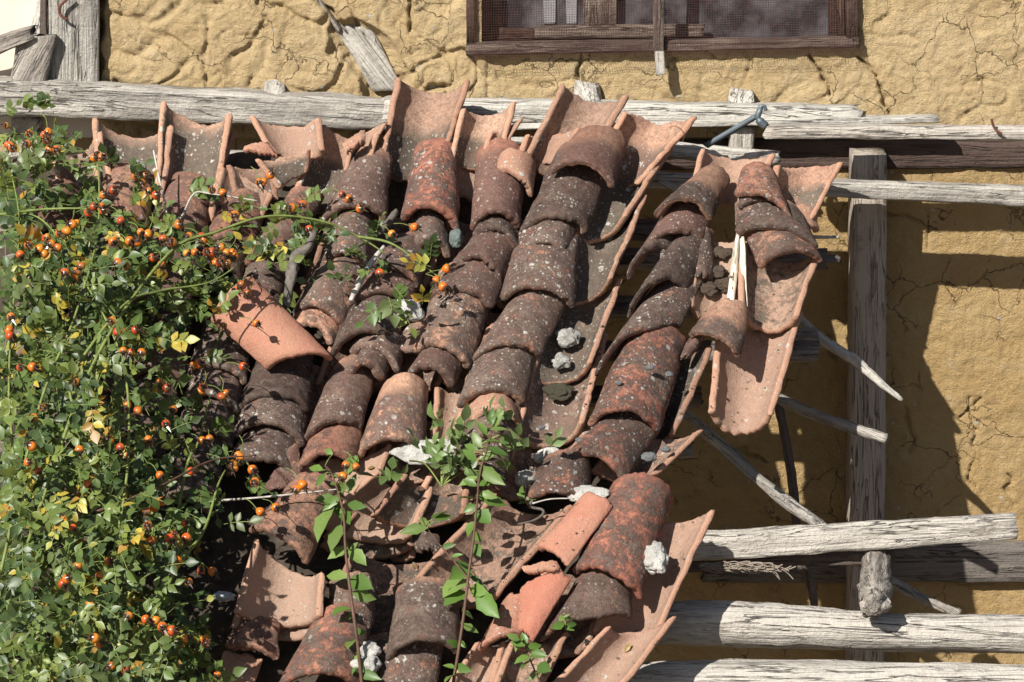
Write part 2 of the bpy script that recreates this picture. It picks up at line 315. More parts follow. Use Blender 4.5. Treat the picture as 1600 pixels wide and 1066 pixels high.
# ------------------------------------------------------------------ roof tiles
TN = [0]
def V2(t): return t if isinstance(t, tuple) else (t, t)
def tile(label, UL, UR, LL, LR, hU=.03, hL=.05, rise=.062, c=(.8, .5, .3, 0.), th=.0165, bU=None, bL=None, jag=1., name=None, riseL=None, group=None, warp=1., ang=None, pts3=False):
    TN[0] += 1; seed = TN[0]; hU = V2(hU); hL = V2(hL)
    if rise > .045 and not pts3:            # covers are wide and shallow
        rise *= .80; riseL = riseL*.80 if riseL else None; th = max(th, .018)
        def wid(p, q, f): mx, my = (p[0]+q[0])/2, (p[1]+q[1])/2; return (mx+(p[0]-mx)*f, my+(p[1]-my)*f), (mx+(q[0]-mx)*f, my+(q[1]-my)*f)
        UL, UR = wid(UL, UR, 1.10); LL, LR = wid(LL, LR, 1.05)
    if pts3: a, b, d, e = UL, UR, LL, LR
    else: a, b, d, e = RF(*UL, hU[0]), RF(*UR, hU[1]), RF(*LL, hL[0]), RF(*LR, hL[1])
    if not pts3 and rise < 0 and (UL[1]+UR[1])/2 < 236 and hU[0] > .05:
        k = 0
        while ((a+b)/2+NRM*rise).y > -(.135 if UL[0] < 1090 else .20) and k < 80: k += 1; a, b = RF(*UL, hU[0]+.004*k), RF(*UR, hU[1]+.004*k)
        d, e = RF(*LL, hL[0]+.0016*k), RF(*LR, hL[1]+.0016*k)
    cU = (a+b)/2; cL = (d+e)/2; xU = (b-a)/2; xL = (e-d)/2; ax = cL-cU; L = ax.length
    n = (xU+xL).cross(ax); n.normalize()
    if n.dot(NRM) < 0: n = -n
    nU, nV = 26, max(14, int(L/.013))
    us = np.linspace(-1, 1, nU+1); us = np.concatenate([[-1, -.975], us[1:-1], [.975, 1]])
    ed = min(.004/L, .03); vs = np.concatenate([[0, ed], np.linspace(0, 1, nV+1)[1:-1], [1-ed, 1]])
    U, T = np.meshgrid(us, vs); A = R(ang or (70 if rise > 0 else 76))
    off = seed*13.7
    def fx(b, s):
        z = np.interp(U, [q[0] for q in b], [q[1] for q in b]) if b else 0*U
        k = np.stack([U*3.2+off, 0*U+s, 0*U+off], -1); k2 = np.stack([U*14+off, 0*U+s, 0*U], -1)
        return z+(.006*jag*fbm(k, 3, s)+.0028*jag*vn(k2, s)*(1.5 if b else 1))/L
    v0 = fx(bU, 3); v1 = 1+fx(bL, 9); Vv = v0+(v1-v0)*T
    def arr(v): return np.array(v)[None, None, :]
    Cc = arr(cU)+(arr(cL)-arr(cU))*Vv[..., None]; X = arr(xU)+(arr(xL)-arr(xU))*Vv[..., None]
    rs = rise+((rise if riseL is None else riseL)-rise)*Vv
    # gentle irregular section
    sk = .06*warp*vn(np.stack([0*U+off, Vv*1.2, 0*U+5], -1)); u2 = U+sk*(1-U*U)
    S = np.sin(u2*A)/np.sin(A); Cz = (np.cos(u2*A)-np.cos(A))/(1-np.cos(A))
    pos = Cc+X*S[..., None]+arr(n)*(rs*Cz)[..., None]
    xh = X/np.linalg.norm(X, axis=-1, keepdims=True); sg = 1 if rise > 0 else -1
    rr = np.abs(rs)/(1-np.cos(A)); hw = np.linalg.norm(X, axis=-1)/np.sin(A)
    Nl = sg*xh*(np.sin(u2*A)/hw*rr)[..., None]+arr(n)*np.cos(u2*A)[..., None]; Nl /= np.linalg.norm(Nl, axis=-1, keepdims=True)
    du = (1-np.abs(U))*hw*A; dv = np.minimum(T, 1-T)*L; e = np.clip(1-np.minimum(du, dv)/.004, 0, 1)
    q = pos+off
    lo = fbm(q*9, 3, 1); hi = fbm(q*55, 3, 2); pos = pos+Nl*((lo*.0032*warp+hi*.0022)[..., None])
    pos[..., :] += arr(n)*(.004*warp*vn(np.stack([U*1.1+off, Vv*1.3, 0*U], -1)))[..., None]
    # edge wobble and chips along the long sides
    ch = np.clip(fbm(np.stack([Vv*L*28, U*0+off, np.sign(U)], -1), 3, 4)-.15, 0, 1)*.009*jag
    pos -= (np.sign(U)*np.clip((np.abs(U)-.8)/.2, 0, 1)*ch)[..., None]*xh
    thk = th*(1+.22*fbm(q*14, 2, 7)); ins = (e**1.6)*thk*.24
    outer = pos-Nl*ins[..., None]; inner = pos-Nl*(thk-ins)[..., None]
    r, cn = U.shape; V = np.concatenate([outer.reshape(-1, 3), inner.reshape(-1, 3)]); N0 = r*cn
    idx = np.arange(N0).reshape(r, cn); F = []
    a_ = idx[:-1, :-1].ravel(); b_ = idx[:-1, 1:].ravel(); c_ = idx[1:, 1:].ravel(); d_ = idx[1:, :-1].ravel()
    F.append(np.stack([a_, d_, c_, b_], 1)); F.append(np.stack([a_, b_, c_, d_], 1)+N0)
    def rim(line, flip):
        x, y = line[:-1], line[1:]; f = np.stack([x, y, y+N0, x+N0], 1); F.append(f[:, ::-1] if flip else f)
    rim(idx[0, :], False); rim(idx[-1, :], True); rim(idx[:, 0], True); rim(idx[:, -1], False)
    F = np.concatenate(F).tolist()
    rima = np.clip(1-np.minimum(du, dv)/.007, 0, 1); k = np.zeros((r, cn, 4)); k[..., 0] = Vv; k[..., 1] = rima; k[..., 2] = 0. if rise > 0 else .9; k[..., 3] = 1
    k2 = k.copy(); k2[..., 0] = 0; k2[..., 1] = np.maximum(rima, .6)
    nm = name or ('cover_tile' if rise > 0 else 'pan_tile'); m = np.array((cU+cL)/2)
    o = mk(nm, V-m, F, CLAY, None, True, {'k': np.concatenate([k.reshape(-1, 4), k2.reshape(-1, 4)])}); o.location = Vector(m)
    # local frame: y down the tile
    M = Matrix((xL.normalized(), ax.normalized(), n)).transposed(); q = M.to_quaternion(); M3 = np.array(q.to_matrix())
    o.data.vertices.foreach_set('co', ((V-m)@M3).ravel()); o.rotation_mode = 'QUATERNION'; o.rotation_quaternion = q; o.data.update()
    o.color = c
    return tag(o, label, 'roof tile', group)
ORD = ['top', 'second', 'third', 'fourth', 'fifth', 'sixth', 'seventh', 'eighth', 'ninth', 'tenth', 'eleventh']
def column(desc, first, items, group, h=.045, rise=.062, ov=.075, step=.028):
    """first = upper-left / upper-right pixels of the top tile; items = (L, R, colour, words, opts)"""
    pu = first
    for i, it in enumerate(items):
        LL, LR, c, words = it[:4]; op = dict(it[4]) if len(it) > 4 else {}
        hh = op.pop('h', h); jr = random.Random(i*31+len(desc)*7); jj = lambda p: (p[0]+jr.uniform(-3, 3), p[1]+jr.uniform(-3.5, 3.5)); LL, LR = jj(LL), jj(LR); dr_ = jr.uniform(-.007, .007); hh = hh+dr_
        if i == 0: UL, UR = pu; 
        else:
            (ax_, ay), (bx, by) = pu; mx, my = (ax_+bx)/2, (ay+by)/2; nx, ny = (LL[0]+LR[0])/2, (LL[1]+LR[1])/2
            l = math.hypot(nx-mx, ny-my); dx, dy = (nx-mx)/l, (ny-my)/l; o_ = op.pop('ov', ov)/.0018
            w_ = op.pop('w', .80); ux, uy = (LR[0]-LL[0])/2*w_, (LR[1]-LL[1])/2*w_; mx -= dx*o_; my -= dy*o_
            if 'up' in op: mx, my = op.pop('up')
            UL, UR = (mx-ux, my-uy), (mx+ux, my+uy)
        op.pop('ov', 0); op.pop('w', 0)
        rs = op.pop('rise', rise)
        lab = op.pop('label', None) or f"{words} cover tile, {ORD[i]} down the {desc}"
        tile(lab, UL, UR, LL, LR, op.pop('hU', hh-step*.6), op.pop('hL', hh+step*.8), rs*.9, c, riseL=rs*jr.uniform(1., 1.16), th=.0165+jr.uniform(0, .004), group=group, **op)
        pu = (LL, LR)
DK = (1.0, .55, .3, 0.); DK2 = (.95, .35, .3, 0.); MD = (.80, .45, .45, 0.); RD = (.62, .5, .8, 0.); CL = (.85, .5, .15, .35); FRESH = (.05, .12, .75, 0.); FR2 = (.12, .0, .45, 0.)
PN = (.85, .7, .1, .3); PD = (.45, .2, .1, .0); PL = (.95, 1.1, .15, .05)
G1 = 'arched cover tiles lying in columns down the roof'; G2 = 'hollow pan tiles standing at the top edge of the roof'; G3 = 'hollow pan tiles lying between the columns'; G4 = 'broken roof tile pieces'
def J(*a): return list(a)
# --- upturned pan tiles along the top edge
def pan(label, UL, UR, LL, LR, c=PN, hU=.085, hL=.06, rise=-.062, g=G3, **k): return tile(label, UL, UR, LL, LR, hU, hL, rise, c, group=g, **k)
pan('dark pan tile with white flecks, half hidden, leftmost of those standing at the top edge', (88, 232), (150, 205), (105, 330), (178, 325), (1., .9, .1, .02), g=G2)
pan('dark shaded white flecked pan tile between the rose bush and the black speckled upturned tile', (153, 184), (262, 196), (158, 330), (245, 330), (1., .9, .1, .02), g=G2)
pan('big upturned pan tile, blackish with many white flecks and a thin red top rim', (259, 158), (354, 178), (250, 290), (332, 296), (1., 1.15, .2, .05), .10, .07, -.07, g=G2)
pan('narrow rim of a pan tile tucked right of the black speckled upturned tile', (268, 215), (358, 205), (270, 300), (330, 300), MD, .07, .045, g=G2)
pan('short salmon pink broken pan tile with its raised left corner on the grey top beam', (397, 182), (492, 184), (432, 245), (500, 245), (.1, .2, .25, 0), .12, .10, -.045, g=G2, bL=J((-1, -.35), (0, .05), (1, -.2)))
tile('flat raw orange chip of tile under the salmon pink broken pan tile', (380, 229), (418, 224), (378, 236), (436, 243), .10, .10, .008, FR2, group=G4, name='tile_fragment', bL=J((-1, 0), (0, .1), (1, 0)))
tile('triangular tile piece with dark face and orange upper edge, under the salmon pink pan', (408, 252), (478, 236), (442, 290), (476, 272), .12, .09, -.015, (.95, .6, .1, .18), group=G4, name='tile_fragment')
pan('dark broken pan piece at the left of the triangular fragment', (362, 258), (420, 256), (372, 305), (425, 310), PN, .09, .06, -.03, g=G4, name='tile_fragment')
pan('half buried pan tile with a raised left edge below the triangular fragment', (350, 262), (418, 300), (330, 350), (395, 352), (.5, .2, .1, 0), .10, .04, -.05, g=G2)
pan('leaning grey pan tile holding two broken slivers, left of the tallest beige one', (511, 193), (586, 206), (464, 305), (545, 318), PN, .10, .06, -.06, g=G2)
tile('curved red edged sliver lying in the mouth of the leaning grey pan tile', (534, 226), (571, 203), (540, 240), (573, 219), .12, .12, .006, (.2, .6, .3, 0), group=G4, name='tile_fragment')
pan('thin pink pan tile rim between the leaning grey one and the tallest beige one', (560, 210), (600, 193), (545, 262), (576, 236), (.3, .3, .3, 0), .10, .075, -.03, g=G2)
pan('tallest upturned pan tile, beige top and grey hollow full of white lichen', (627, 120), (725, 124), (598, 262), (682, 262), (.85, 1.0, .12, .42), .115, .065, -.072, g=G2)
pan('white washed pan tile edge behind the small beige upturned tile', (716, 215), (790, 215), (708, 290), (770, 300), (.3, .9, .1, 0), .06, .04, -.05, g=G2)
pan('small beige upturned pan tile with a grey speckled lower half, right of the tallest one', (729, 168), (797, 160), (711, 248), (775, 252), (.95, 1.0, .08, .42), .105, .07, -.05, g=G2)
pan('pink rim of a tile standing just right of the small beige upturned tile', (770, 205), (812, 187), (760, 252), (787, 229), (.25, .3, .3, 0), .09, .07, -.03, g=G2)
pan('short orange edge of a tile tucked behind the wide sandy upturned tile', (826, 210), (900, 200), (815, 248), (880, 250), FR2, .085, .06, -.04, g=G2)
pan('wide sandy upturned pan tile with almost no lichen, above the central column', (884, 133), (973, 146), (824, 254), (905, 268), (.45, .3, .1, .45), .12, .065, -.065, g=G2)
pan('upturned pan tile with a cracked pink top and wire loop on its right corner', (981, 173), (1080, 183), (930, 270), (990, 285), (.9, 1.0, .3, .38), .115, .05, -.062, g=G2, bU=J((-1, 0), (-.5, -.04), (0, .03), (1, -.03)))
# --- right gutter of pans beside the central column
pan('long pan tile under the cracked pink one, chalky hollow and plain orange rim', (955, 232), (1047, 222), (880, 352), (968, 340), PL, .05, .078)
pan('second pan tile down the open gutter, rim rising beside the battens', (920, 312), (1003, 306), (858, 452), (948, 436), PL, .05, .078)
pan('third pan tile down the open gutter holding two lumps of mortar', (870, 440), (965, 433), (822, 572), (915, 566), (.8, 1.0, .12, .05), .045, .075)
pan('fourth pan tile down the open gutter with pebbles and dark moss', (850, 525), (941, 518), (812, 674), (902, 662), (.75, .75, .1, .05), .04, .07)
pan('lowest pan tile of the open gutter with grey stones under the leaning column', (822, 650), (919, 664), (768, 752), (850, 745), (.55, .5, .1, 0), .035, .05)
# --- top right pans
pan('peach pan tile on the broken white board at the top of the leaning column', (1101, 233), (1204, 238), (1085, 305), (1170, 312), (.25, .1, .2, .3), .10, .06, g=G2)
pan('rightmost upturned pan tile, pink with white streaks and a long raised corner', (1218, 259), (1310, 254), (1205, 350), (1262, 345), (.7, .9, .35, .3), .115, .05, -.055, g=G2)
tile('rounded end of a pan tile sticking out behind the rightmost column', (1200, 330), (1278, 330), (1210, 368), (1284, 362), .03, .02, .04, (.35, .3, .2, 0), group=G3)
# --- right gutter
pan('pale pan tile full of crumbled bark, left of the white edged pair', (1092, 350), (1160, 366), (1085, 480), (1142, 484), (.15, .1, 0, 0), .06, .05, -.05)
pan('smooth pan tile hanging right of the white edged pair, brown stain in its hollow', (1160, 362), (1272, 390), (1166, 484), (1240, 492), (.55, .1, .1, 0), .065, .09, -.06)
pan('lowest hanging pan tile at the right, pink grey and open to the air', (1128, 500), (1247, 484), (1118, 644), (1198, 652), (.35, .1, .28, 0.), .055, .03, -.06, bL=J((-1, -.03), (-.6, .03), (0, .04), (.7, .0), (.8, -.03), (1, -.04)))
pan('narrow pan tile crusted with white lichen beside the big red lichen tile', (1020, 520), (1106, 540), (975, 672), (1044, 678), (.9, 1.5, .2, 0.), .05, .02, -.05)
pan('short pointed pan tile with stones on its rim, below the big red lichen tile', (985, 672), (1090, 672), (930, 735), (1018, 740), (.5, .45, .3, 0.), .055, .04, -.045)
pan('long pan tile with a white stone, standing at the lower right edge', (1005, 800), (1107, 797), (935, 985), (1026, 978), (.35, .15, .25, 0.), .085, .03, -.06)
pan('bottom right pan tile with leaf shadows and a thick round rim', (955, 980), (1048, 963), (866, 1075), (960, 1078), (.25, .1, .25, 0.), .06, .04, -.055, th=.02)
pan('pan tile with a broad orange rim at the bottom, under the curved fresh break', (755, 1000), (800, 990), (700, 1080), (765, 1080), (.2, .1, .3, 0.), .04, .03, -.04)
pan('dim pan tile at the bottom edge left of the thick rimmed one', (790, 998), (880, 985), (770, 1080), (835, 1085), (.5, .2, .2, 0.), .03, .02, -.04)
# --- lower middle pans
pan('large brown pan tile with a broad orange rim, lying diagonally in the lower middle', (778, 770), (889, 789), (652, 908), (762, 935), (.5, .12, .3, 0.), .06, .05, -.058, jag=.8)
pan('lower pan of the nested pair behind the sapling, its rim grey and mossy', (560, 800), (650, 800), (509, 850), (636, 852), (.6, .5, .05, 0.), .03, .025, -.06)
pan('grey pan at the bottom of the heap behind the tall sapling', (555, 780), (660, 790), (512, 842), (637, 872), (.5, .8, .05, 0.), .0, -.02, -.06)
pan('clean orange pan tile nested behind the tall sapling', (590, 740), (672, 756), (502, 816), (634, 834), (.22, .05, .05, .0), .085, .065, -.07)
pan('dark purple pan tile with weeds rooted in it, lying on the nested orange one', (638, 742), (726, 764), (588, 804), (718, 802), (.75, .25, .5, 0.), .115, .10, -.068)
tile('small broken tile end poking out right of the nested pans', (640, 835), (690, 838), (647, 862), (692, 866), .02, .02, .02, MD, group=G4, name='tile_fragment')
pan('raw orange pan slab in front of the orange topped tile', (478, 714), (606, 694), (474, 790), (575, 770), (.08, .05, .2, 0), .07, .05, -.035, bU=J((-1, .05), (-.1, .0), (0, .12), (.3, .1), (1, -.05)))
tile('grey pointed tile splinter standing against the dark column at the left', (452, 698), (468, 692), (402, 772), (474, 756), .09, .06, .01, (.75, .2, 0, 0), group=G4, name='tile_fragment')
pan('upper pan of the front pair, sandy hollow with a leaf shadow across it', (407, 846), (499, 893), (376, 955), (494, 962), (.12, .05, .08, 0.), .12, .10, -.068, jag=.8)
pan('lower pan of the front pair, only its thick rim showing', (402, 880), (500, 905), (370, 978), (490, 985), (.3, .2, .15, 0.), .07, .055, -.06)
tile('thick flat broken cover tile sticking out under the front pair of pans', (372, 968), (440, 975), (346, 1012), (438, 1028), .03, .03, .03, (.6, .1, .3, 0), group=G4, name='tile_fragment', th=.026)
tile('pale pink broken slab in the bottom left corner of the tiles', (350, 1015), (412, 1030), (330, 1062), (395, 1078), .0, .0, .006, (.0, .1, .1, 0), group=G4, name='tile_fragment')
pan('slice of pan tile in shade between the two lower covers at the bottom', (560, 985), (650, 960), (548, 1080), (618, 1085), (.6, .2, .15, 0), .03, .02, -.04)
pan('tall slice of pan tile between the dark and orange topped columns', (688, 600), (735, 598), (680, 690), (722, 690), (.35, .2, .25, 0), .04, .03, -.035)
for i, (UL, UR, LL, LR, lb) in enumerate([((600, 330), (700, 330), (560, 450), (655, 450), 'pan tile in the gap below the rose sprig and the smooth red cover'),
        ((700, 330), (790, 330), (655, 450), (750, 450), 'pan tile in the gutter beside the grey green stone'), ((640, 470), (730, 470), (590, 600), (680, 600), 'pan tile under the broken ridge pieces in the middle'),
        ((560, 450), (640, 450), (500, 600), (590, 600), 'pan tile in the gutter right of the driftwood branch'), ((480, 560), (570, 560), (440, 720), (520, 720), 'pan tile hidden between the two leaf shadowed columns'),
        ((810, 350), (880, 350), (780, 470), (850, 470), 'pan tile deep between the two central columns, upper'), ((750, 470), (830, 470), (700, 600), (780, 600), 'pan tile deep between the two central columns, lower'),
        ((430, 330), (520, 330), (380, 450), (470, 450), 'pan tile under the rose stems left of the driftwood'), ((610, 640), (720, 640), (570, 740), (680, 740), 'pan tile below the orange topped tile, bearing the white slab'),
        ((700, 700), (800, 700), (650, 790), (750, 800), 'pan tile under the weeds above the large brown pan'), ((560, 860), (680, 870), (500, 985), (620, 985), 'dark pan tile inside the black hollow of the lower middle'),
        ((860, 880), (960, 880), (810, 1010), (910, 1010), 'pan tile in the dark under the lower red covers')]):
    pan(lb, UL, UR, LL, LR, (.6, .4, .2, 0), .03, .015, -.05)
# --- cover columns
column('column below the wide sandy upturned tile', ((898, 216), (978, 222)), [
 ((857, 274), (962, 296), (.92, .35, .2, .42), 'orange topped sooty', {'h': .085, 'rise': .068}), ((812, 366), (921, 362), (.9, .4, .35, 0), 'brown grey', {'up': (915, 235)}),
 ((815, 397), (886, 408), DK, 'short dark white edged', {}), ((780, 470), (897, 480), MD, 'wide reddish brown', {'rise': .068}),
 ((738, 566), (842, 558), MD, 'red brown', {}), ((715, 638), (822, 634), (.85, .3, .3, .1), 'wavy black streaked', {'rise': .07}),
 ((737, 668), (815, 668), (.3, .4, .2, 0), 'peach coloured', {}), ((715, 702), (793, 706), MD, 'small shaded', {}), ((690, 750), (785, 762), MD, 'leaf covered', {})], G1)
column('column left of the wide sandy upturned tile', ((748, 240), (822, 240)), [
 ((735, 357), (812, 357), (.85, .6, .6, .12), 'speckled red topped', {'h': .055, 'rise': .07}), ((740, 374), (812, 390), DK, 'thin edged dark', {}),
 ((712, 408), (783, 447), DK, 'jagged edged', {'bL': J((-1, -.12), (-.75, 0), (-.7, .06), (-.2, .0), (1, .03)), 'rise': .065}), ((665, 468), (769, 484), MD, 'lichen dotted', {'rise': .06}),
 ((645, 550), (738, 578), (.7, .25, .15, .0), 'orange banded', {'rise': .07, 'w': .9}), ((632, 586), (710, 602), DK, 'dark tilted', {})], G1)
tile('small orange broken cover piece lying on the speckled red topped tile', (778, 250), (836, 256), (770, 270), (832, 304), .075, .085, .058, (.25, .45, .15, .2), group=G4, name='tile_fragment', bL=J((-1, 0), (-.5, .15), (1, .05)))
column('column headed by the smooth red cover tile', ((648, 238), (716, 238)), [
 ((628, 344), (719, 356), (.62, .35, .85, .0), 'long smooth red', {'h': .055, 'rise': .075}), ((645, 392), (707, 400), (1., .6, .3, 0), 'stubby dark', {'h': .035}),
 ((570, 440), (655, 450), MD, 'leaf hidden', {'up': (640, 385)}), ((526, 504), (640, 470), DK, 'skewed dark', {'up': (625, 415), 'rise': .07}),
 ((518, 560), (618, 538), (.85, .3, .3, 0), 'grey brown', {'rise': .075}), ((548, 552), (626, 583), DK, 'thin crooked', {'up': (600, 515)}),
 ((540, 590), (602, 594), MD, 'chipped short', {}), ((474, 698), (566, 668), (.95, .3, .3, 0), 'long leaf shadowed', {'up': (555, 575), 'rise': .065}), ((462, 742), (560, 730), (.5, .3, .5, 0), 'pinkish', {'up': (530, 660)})], G1)
tile('long orange topped cover tile with branching leaf shadows, left of the peach tile', (598, 608), (668, 606), (556, 716), (664, 706), .04, .05, .078, (.72, .4, .1, .25), group=G1)
tile('grey lichen covered curved piece bridging to the orange banded tile', (640, 505), (690, 515), (604, 552), (690, 560), .06, .05, .02, DK, group=G4, name='tile_fragment')
column('column beneath the leaning grey upturned tile', ((548, 250), (612, 252)), [
 ((500, 350), (606, 345), (.9, .7, .25, .03), 'long grey speckled', {'h': .055, 'rise': .072}), ((500, 416), (574, 420), MD, 'purple brown', {}),
 ((458, 494), (538, 522), (.75, .5, .15, 0), 'sandy grey', {'rise': .068}), ((445, 520), (522, 548), (.6, .3, .3, 0), 'chip ended', {'bL': J((-1, 0), (.3, -.05), (.7, .08), (1, -.06))})], G1)
column('column left of the driftwood branch', ((450, 312), (505, 310)), [
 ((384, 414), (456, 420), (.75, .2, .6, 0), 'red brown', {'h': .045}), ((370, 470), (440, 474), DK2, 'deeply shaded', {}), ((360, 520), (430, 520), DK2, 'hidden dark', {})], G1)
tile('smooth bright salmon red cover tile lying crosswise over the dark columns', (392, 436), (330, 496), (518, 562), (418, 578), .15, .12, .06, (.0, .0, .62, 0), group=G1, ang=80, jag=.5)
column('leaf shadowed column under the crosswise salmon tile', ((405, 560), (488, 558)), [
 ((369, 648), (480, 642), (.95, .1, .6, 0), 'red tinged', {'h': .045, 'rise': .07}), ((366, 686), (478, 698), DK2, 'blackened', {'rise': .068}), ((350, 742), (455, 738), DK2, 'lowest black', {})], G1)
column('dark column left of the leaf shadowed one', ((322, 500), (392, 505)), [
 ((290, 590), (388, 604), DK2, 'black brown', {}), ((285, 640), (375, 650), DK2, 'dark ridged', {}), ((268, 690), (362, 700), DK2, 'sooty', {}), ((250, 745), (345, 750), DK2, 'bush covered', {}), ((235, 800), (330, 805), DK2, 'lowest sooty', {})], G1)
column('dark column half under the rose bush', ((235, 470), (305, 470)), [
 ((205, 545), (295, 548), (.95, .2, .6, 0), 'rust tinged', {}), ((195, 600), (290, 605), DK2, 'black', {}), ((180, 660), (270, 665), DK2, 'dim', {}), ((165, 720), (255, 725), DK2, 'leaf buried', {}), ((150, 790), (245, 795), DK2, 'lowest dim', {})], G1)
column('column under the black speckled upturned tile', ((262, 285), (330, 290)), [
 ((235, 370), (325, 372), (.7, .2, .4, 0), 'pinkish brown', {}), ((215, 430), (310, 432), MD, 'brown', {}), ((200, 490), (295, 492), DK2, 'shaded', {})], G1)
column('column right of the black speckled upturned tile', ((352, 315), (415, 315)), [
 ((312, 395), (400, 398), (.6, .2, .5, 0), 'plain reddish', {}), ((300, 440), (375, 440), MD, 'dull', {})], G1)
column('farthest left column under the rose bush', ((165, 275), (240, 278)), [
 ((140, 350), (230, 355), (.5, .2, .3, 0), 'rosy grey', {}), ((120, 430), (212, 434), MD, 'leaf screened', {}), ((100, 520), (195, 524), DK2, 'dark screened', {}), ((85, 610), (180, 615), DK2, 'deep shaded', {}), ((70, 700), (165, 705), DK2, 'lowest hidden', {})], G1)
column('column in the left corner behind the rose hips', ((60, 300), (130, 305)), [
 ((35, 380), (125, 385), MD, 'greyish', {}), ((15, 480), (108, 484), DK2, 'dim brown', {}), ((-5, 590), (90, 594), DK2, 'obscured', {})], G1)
# --- leaning column
column('leaning column that starts under the peach pan', ((1085, 282), (1142, 285)), [
 ((1019, 338), (1112, 348), (.8, .7, .1, .5), 'peach topped', {'h': .07, 'rise': .065}), ((1000, 402), (1095, 378), (.95, 1.0, .6, 0), 'white speckled', {'up': (1085, 318), 'rise': .07, 'bL': J((-1, .1), (-.3, .0), (1, -.06))}),
 ((978, 442), (1052, 392), DK2, 'thin tilted', {'up': (1058, 350), 'h': .03}), ((977, 498), (1075, 450), (.9, .4, .2, .0), 'olive grey clipped', {'up': (1078, 385), 'rise': .07}),
 ((934, 577), (1060, 512), (.85, .6, .5, 0), 'ragged edged', {'up': (1052, 455), 'rise': .07, 'bL': J((-1, .1), (-.5, .02), (-.4, -.08), (.4, .05), (1, -.08))}),
 ((918, 660), (1032, 676), (.64, 1.3, .8, 0), 'big red lichened', {'up': (1026, 528), 'rise': .078}), ((884, 712), (975, 758), (.70, .3, .65, 0), 'red flecked smooth', {'up': (993, 655), 'rise': .062})], G1)
tile('small rounded dark red cover tile left of the white flat stone', (848, 722), (922, 722), (820, 788), (922, 790), .05, .05, .065, (.75, .4, .6, 0), group=G1)
tile('fresh plain salmon cover piece lying against the big red black tile', (912, 777), (962, 792), (838, 857), (890, 886), (.075, .11), (.065, .10), .028, (.0, .06, .62, 0), group=G4, name='tile_fragment', jag=.6, ang=70)
tile('big red and black patched cover tile beside the white heart shaped stone', (957, 762), (1050, 772), (894, 897), (1001, 936), .05, .06, .085, (.64, .1, .9, 0), group=G1)
tile('last mottled cover tile of the leaning column with a broken bottom edge', (905, 905), (985, 920), (842, 1004), (985, 972), .03, .035, .075, (.78, .15, .3, 0), group=G1, bL=J((-1, .02), (-.2, -.04), (.4, .03), (.55, -.04), (1, -.12)))
tile('broken fresh red tile piece with a split upper flap', (812, 912), (896, 900), (806, 982), (836, 1004), (.06, .10), (.05, .07), .022, (.0, .06, .9, 0), group=G4, name='tile_fragment', jag=1.2, ang=65, bU=J((-1, .15), (-.4, -.02), (1, 0)))
tile('thin red flap of broken tile above the fresh red piece', (812, 888), (872, 878), (818, 896), (880, 890), .11, .11, .012, FR2, group=G4, name='tile_fragment')
tile('curved fresh broken rim arching at the bottom under the red piece', (790, 940), (836, 960), (742, 1020), (832, 1005), .01, .02, .062, (.3, .1, .6, 0), group=G1, th=.017)
# --- rightmost column
tile('topmost thick cover tile of the rightmost column, pink with a chipped end', (1158, 268), (1212, 276), (1148, 305), (1240, 348), .09, .11, .055, (.55, .45, .5, .1), group=G1, th=.018)
tile('short black slab with white dots stacked under the topmost right tile', (1152, 306), (1215, 306), (1150, 326), (1210, 322), .085, .09, .03, (1.1, 1.2, 0, 0), group=G4, name='tile_fragment', th=.018)
tile('second black slab stacked under the dotted one', (1146, 322), (1218, 326), (1148, 352), (1212, 340), .06, .065, .04, (1.1, .2, 0, 0), group=G4, name='tile_fragment', th=.018)
tile('wide black arched cover tile across the rightmost column', (1158, 320), (1250, 335), (1150, 362), (1278, 388), .065, .09, .055, (1.4, .3, 0, 0), group=G1, th=.018)
tile('pinkish cover tile with a wide open dark mouth at the right', (1162, 356), (1262, 372), (1186, 420), (1286, 408), .055, .075, .062, (.65, .2, .35, .3), group=G1, th=.014)
tile('small peach topped cover tile with a ragged lip above the lowest hanging pan', (1112, 482), (1172, 488), (1073, 522), (1156, 560), .08, .085, .06, (.8, .2, .05, .5), group=G1)
tile('dark broken tile standing on edge beside the crumbled bark', (1072, 378), (1118, 365), (1075, 452), (1115, 440), .02, .02, .045, DK, group=G1)
tile('small mossy tile stub under the small peach topped cover', (1075, 530), (1102, 528), (1060, 562), (1080, 560), .06, .05, .02, DK, group=G4, name='tile_fragment')
# --- lower left covers
tile('broad orange cover tile with a dark open mouth above the front pair of pans', (462, 752), (535, 772), (388, 832), (480, 884), .07, .085, .075, (.55, .1, .3, 0), group=G1)
tile('orange patched dome of a cover tile at the bottom behind the tall sapling', (492, 972), (580, 960), (430, 1085), (560, 1070), .035, .045, .078, (.68, .15, .75, 0), group=G1)
tile('broken cover end under the nested pans beside the tall sapling', (518, 910), (590, 905), (515, 968), (580, 985), .05, .05, .05, MD, group=G1)
tile('dark grey cover tile with an open arch at the bottom centre', (622, 925), (715, 930), (604, 1030), (718, 1020), .04, .06, .075, (.95, .1, .2, 0), group=G1)
tile('small hidden cover tile beneath the arch at the bottom centre', (600, 1015), (690, 1010), (585, 1090), (680, 1090), .02, .02, .06, MD, group=G1)
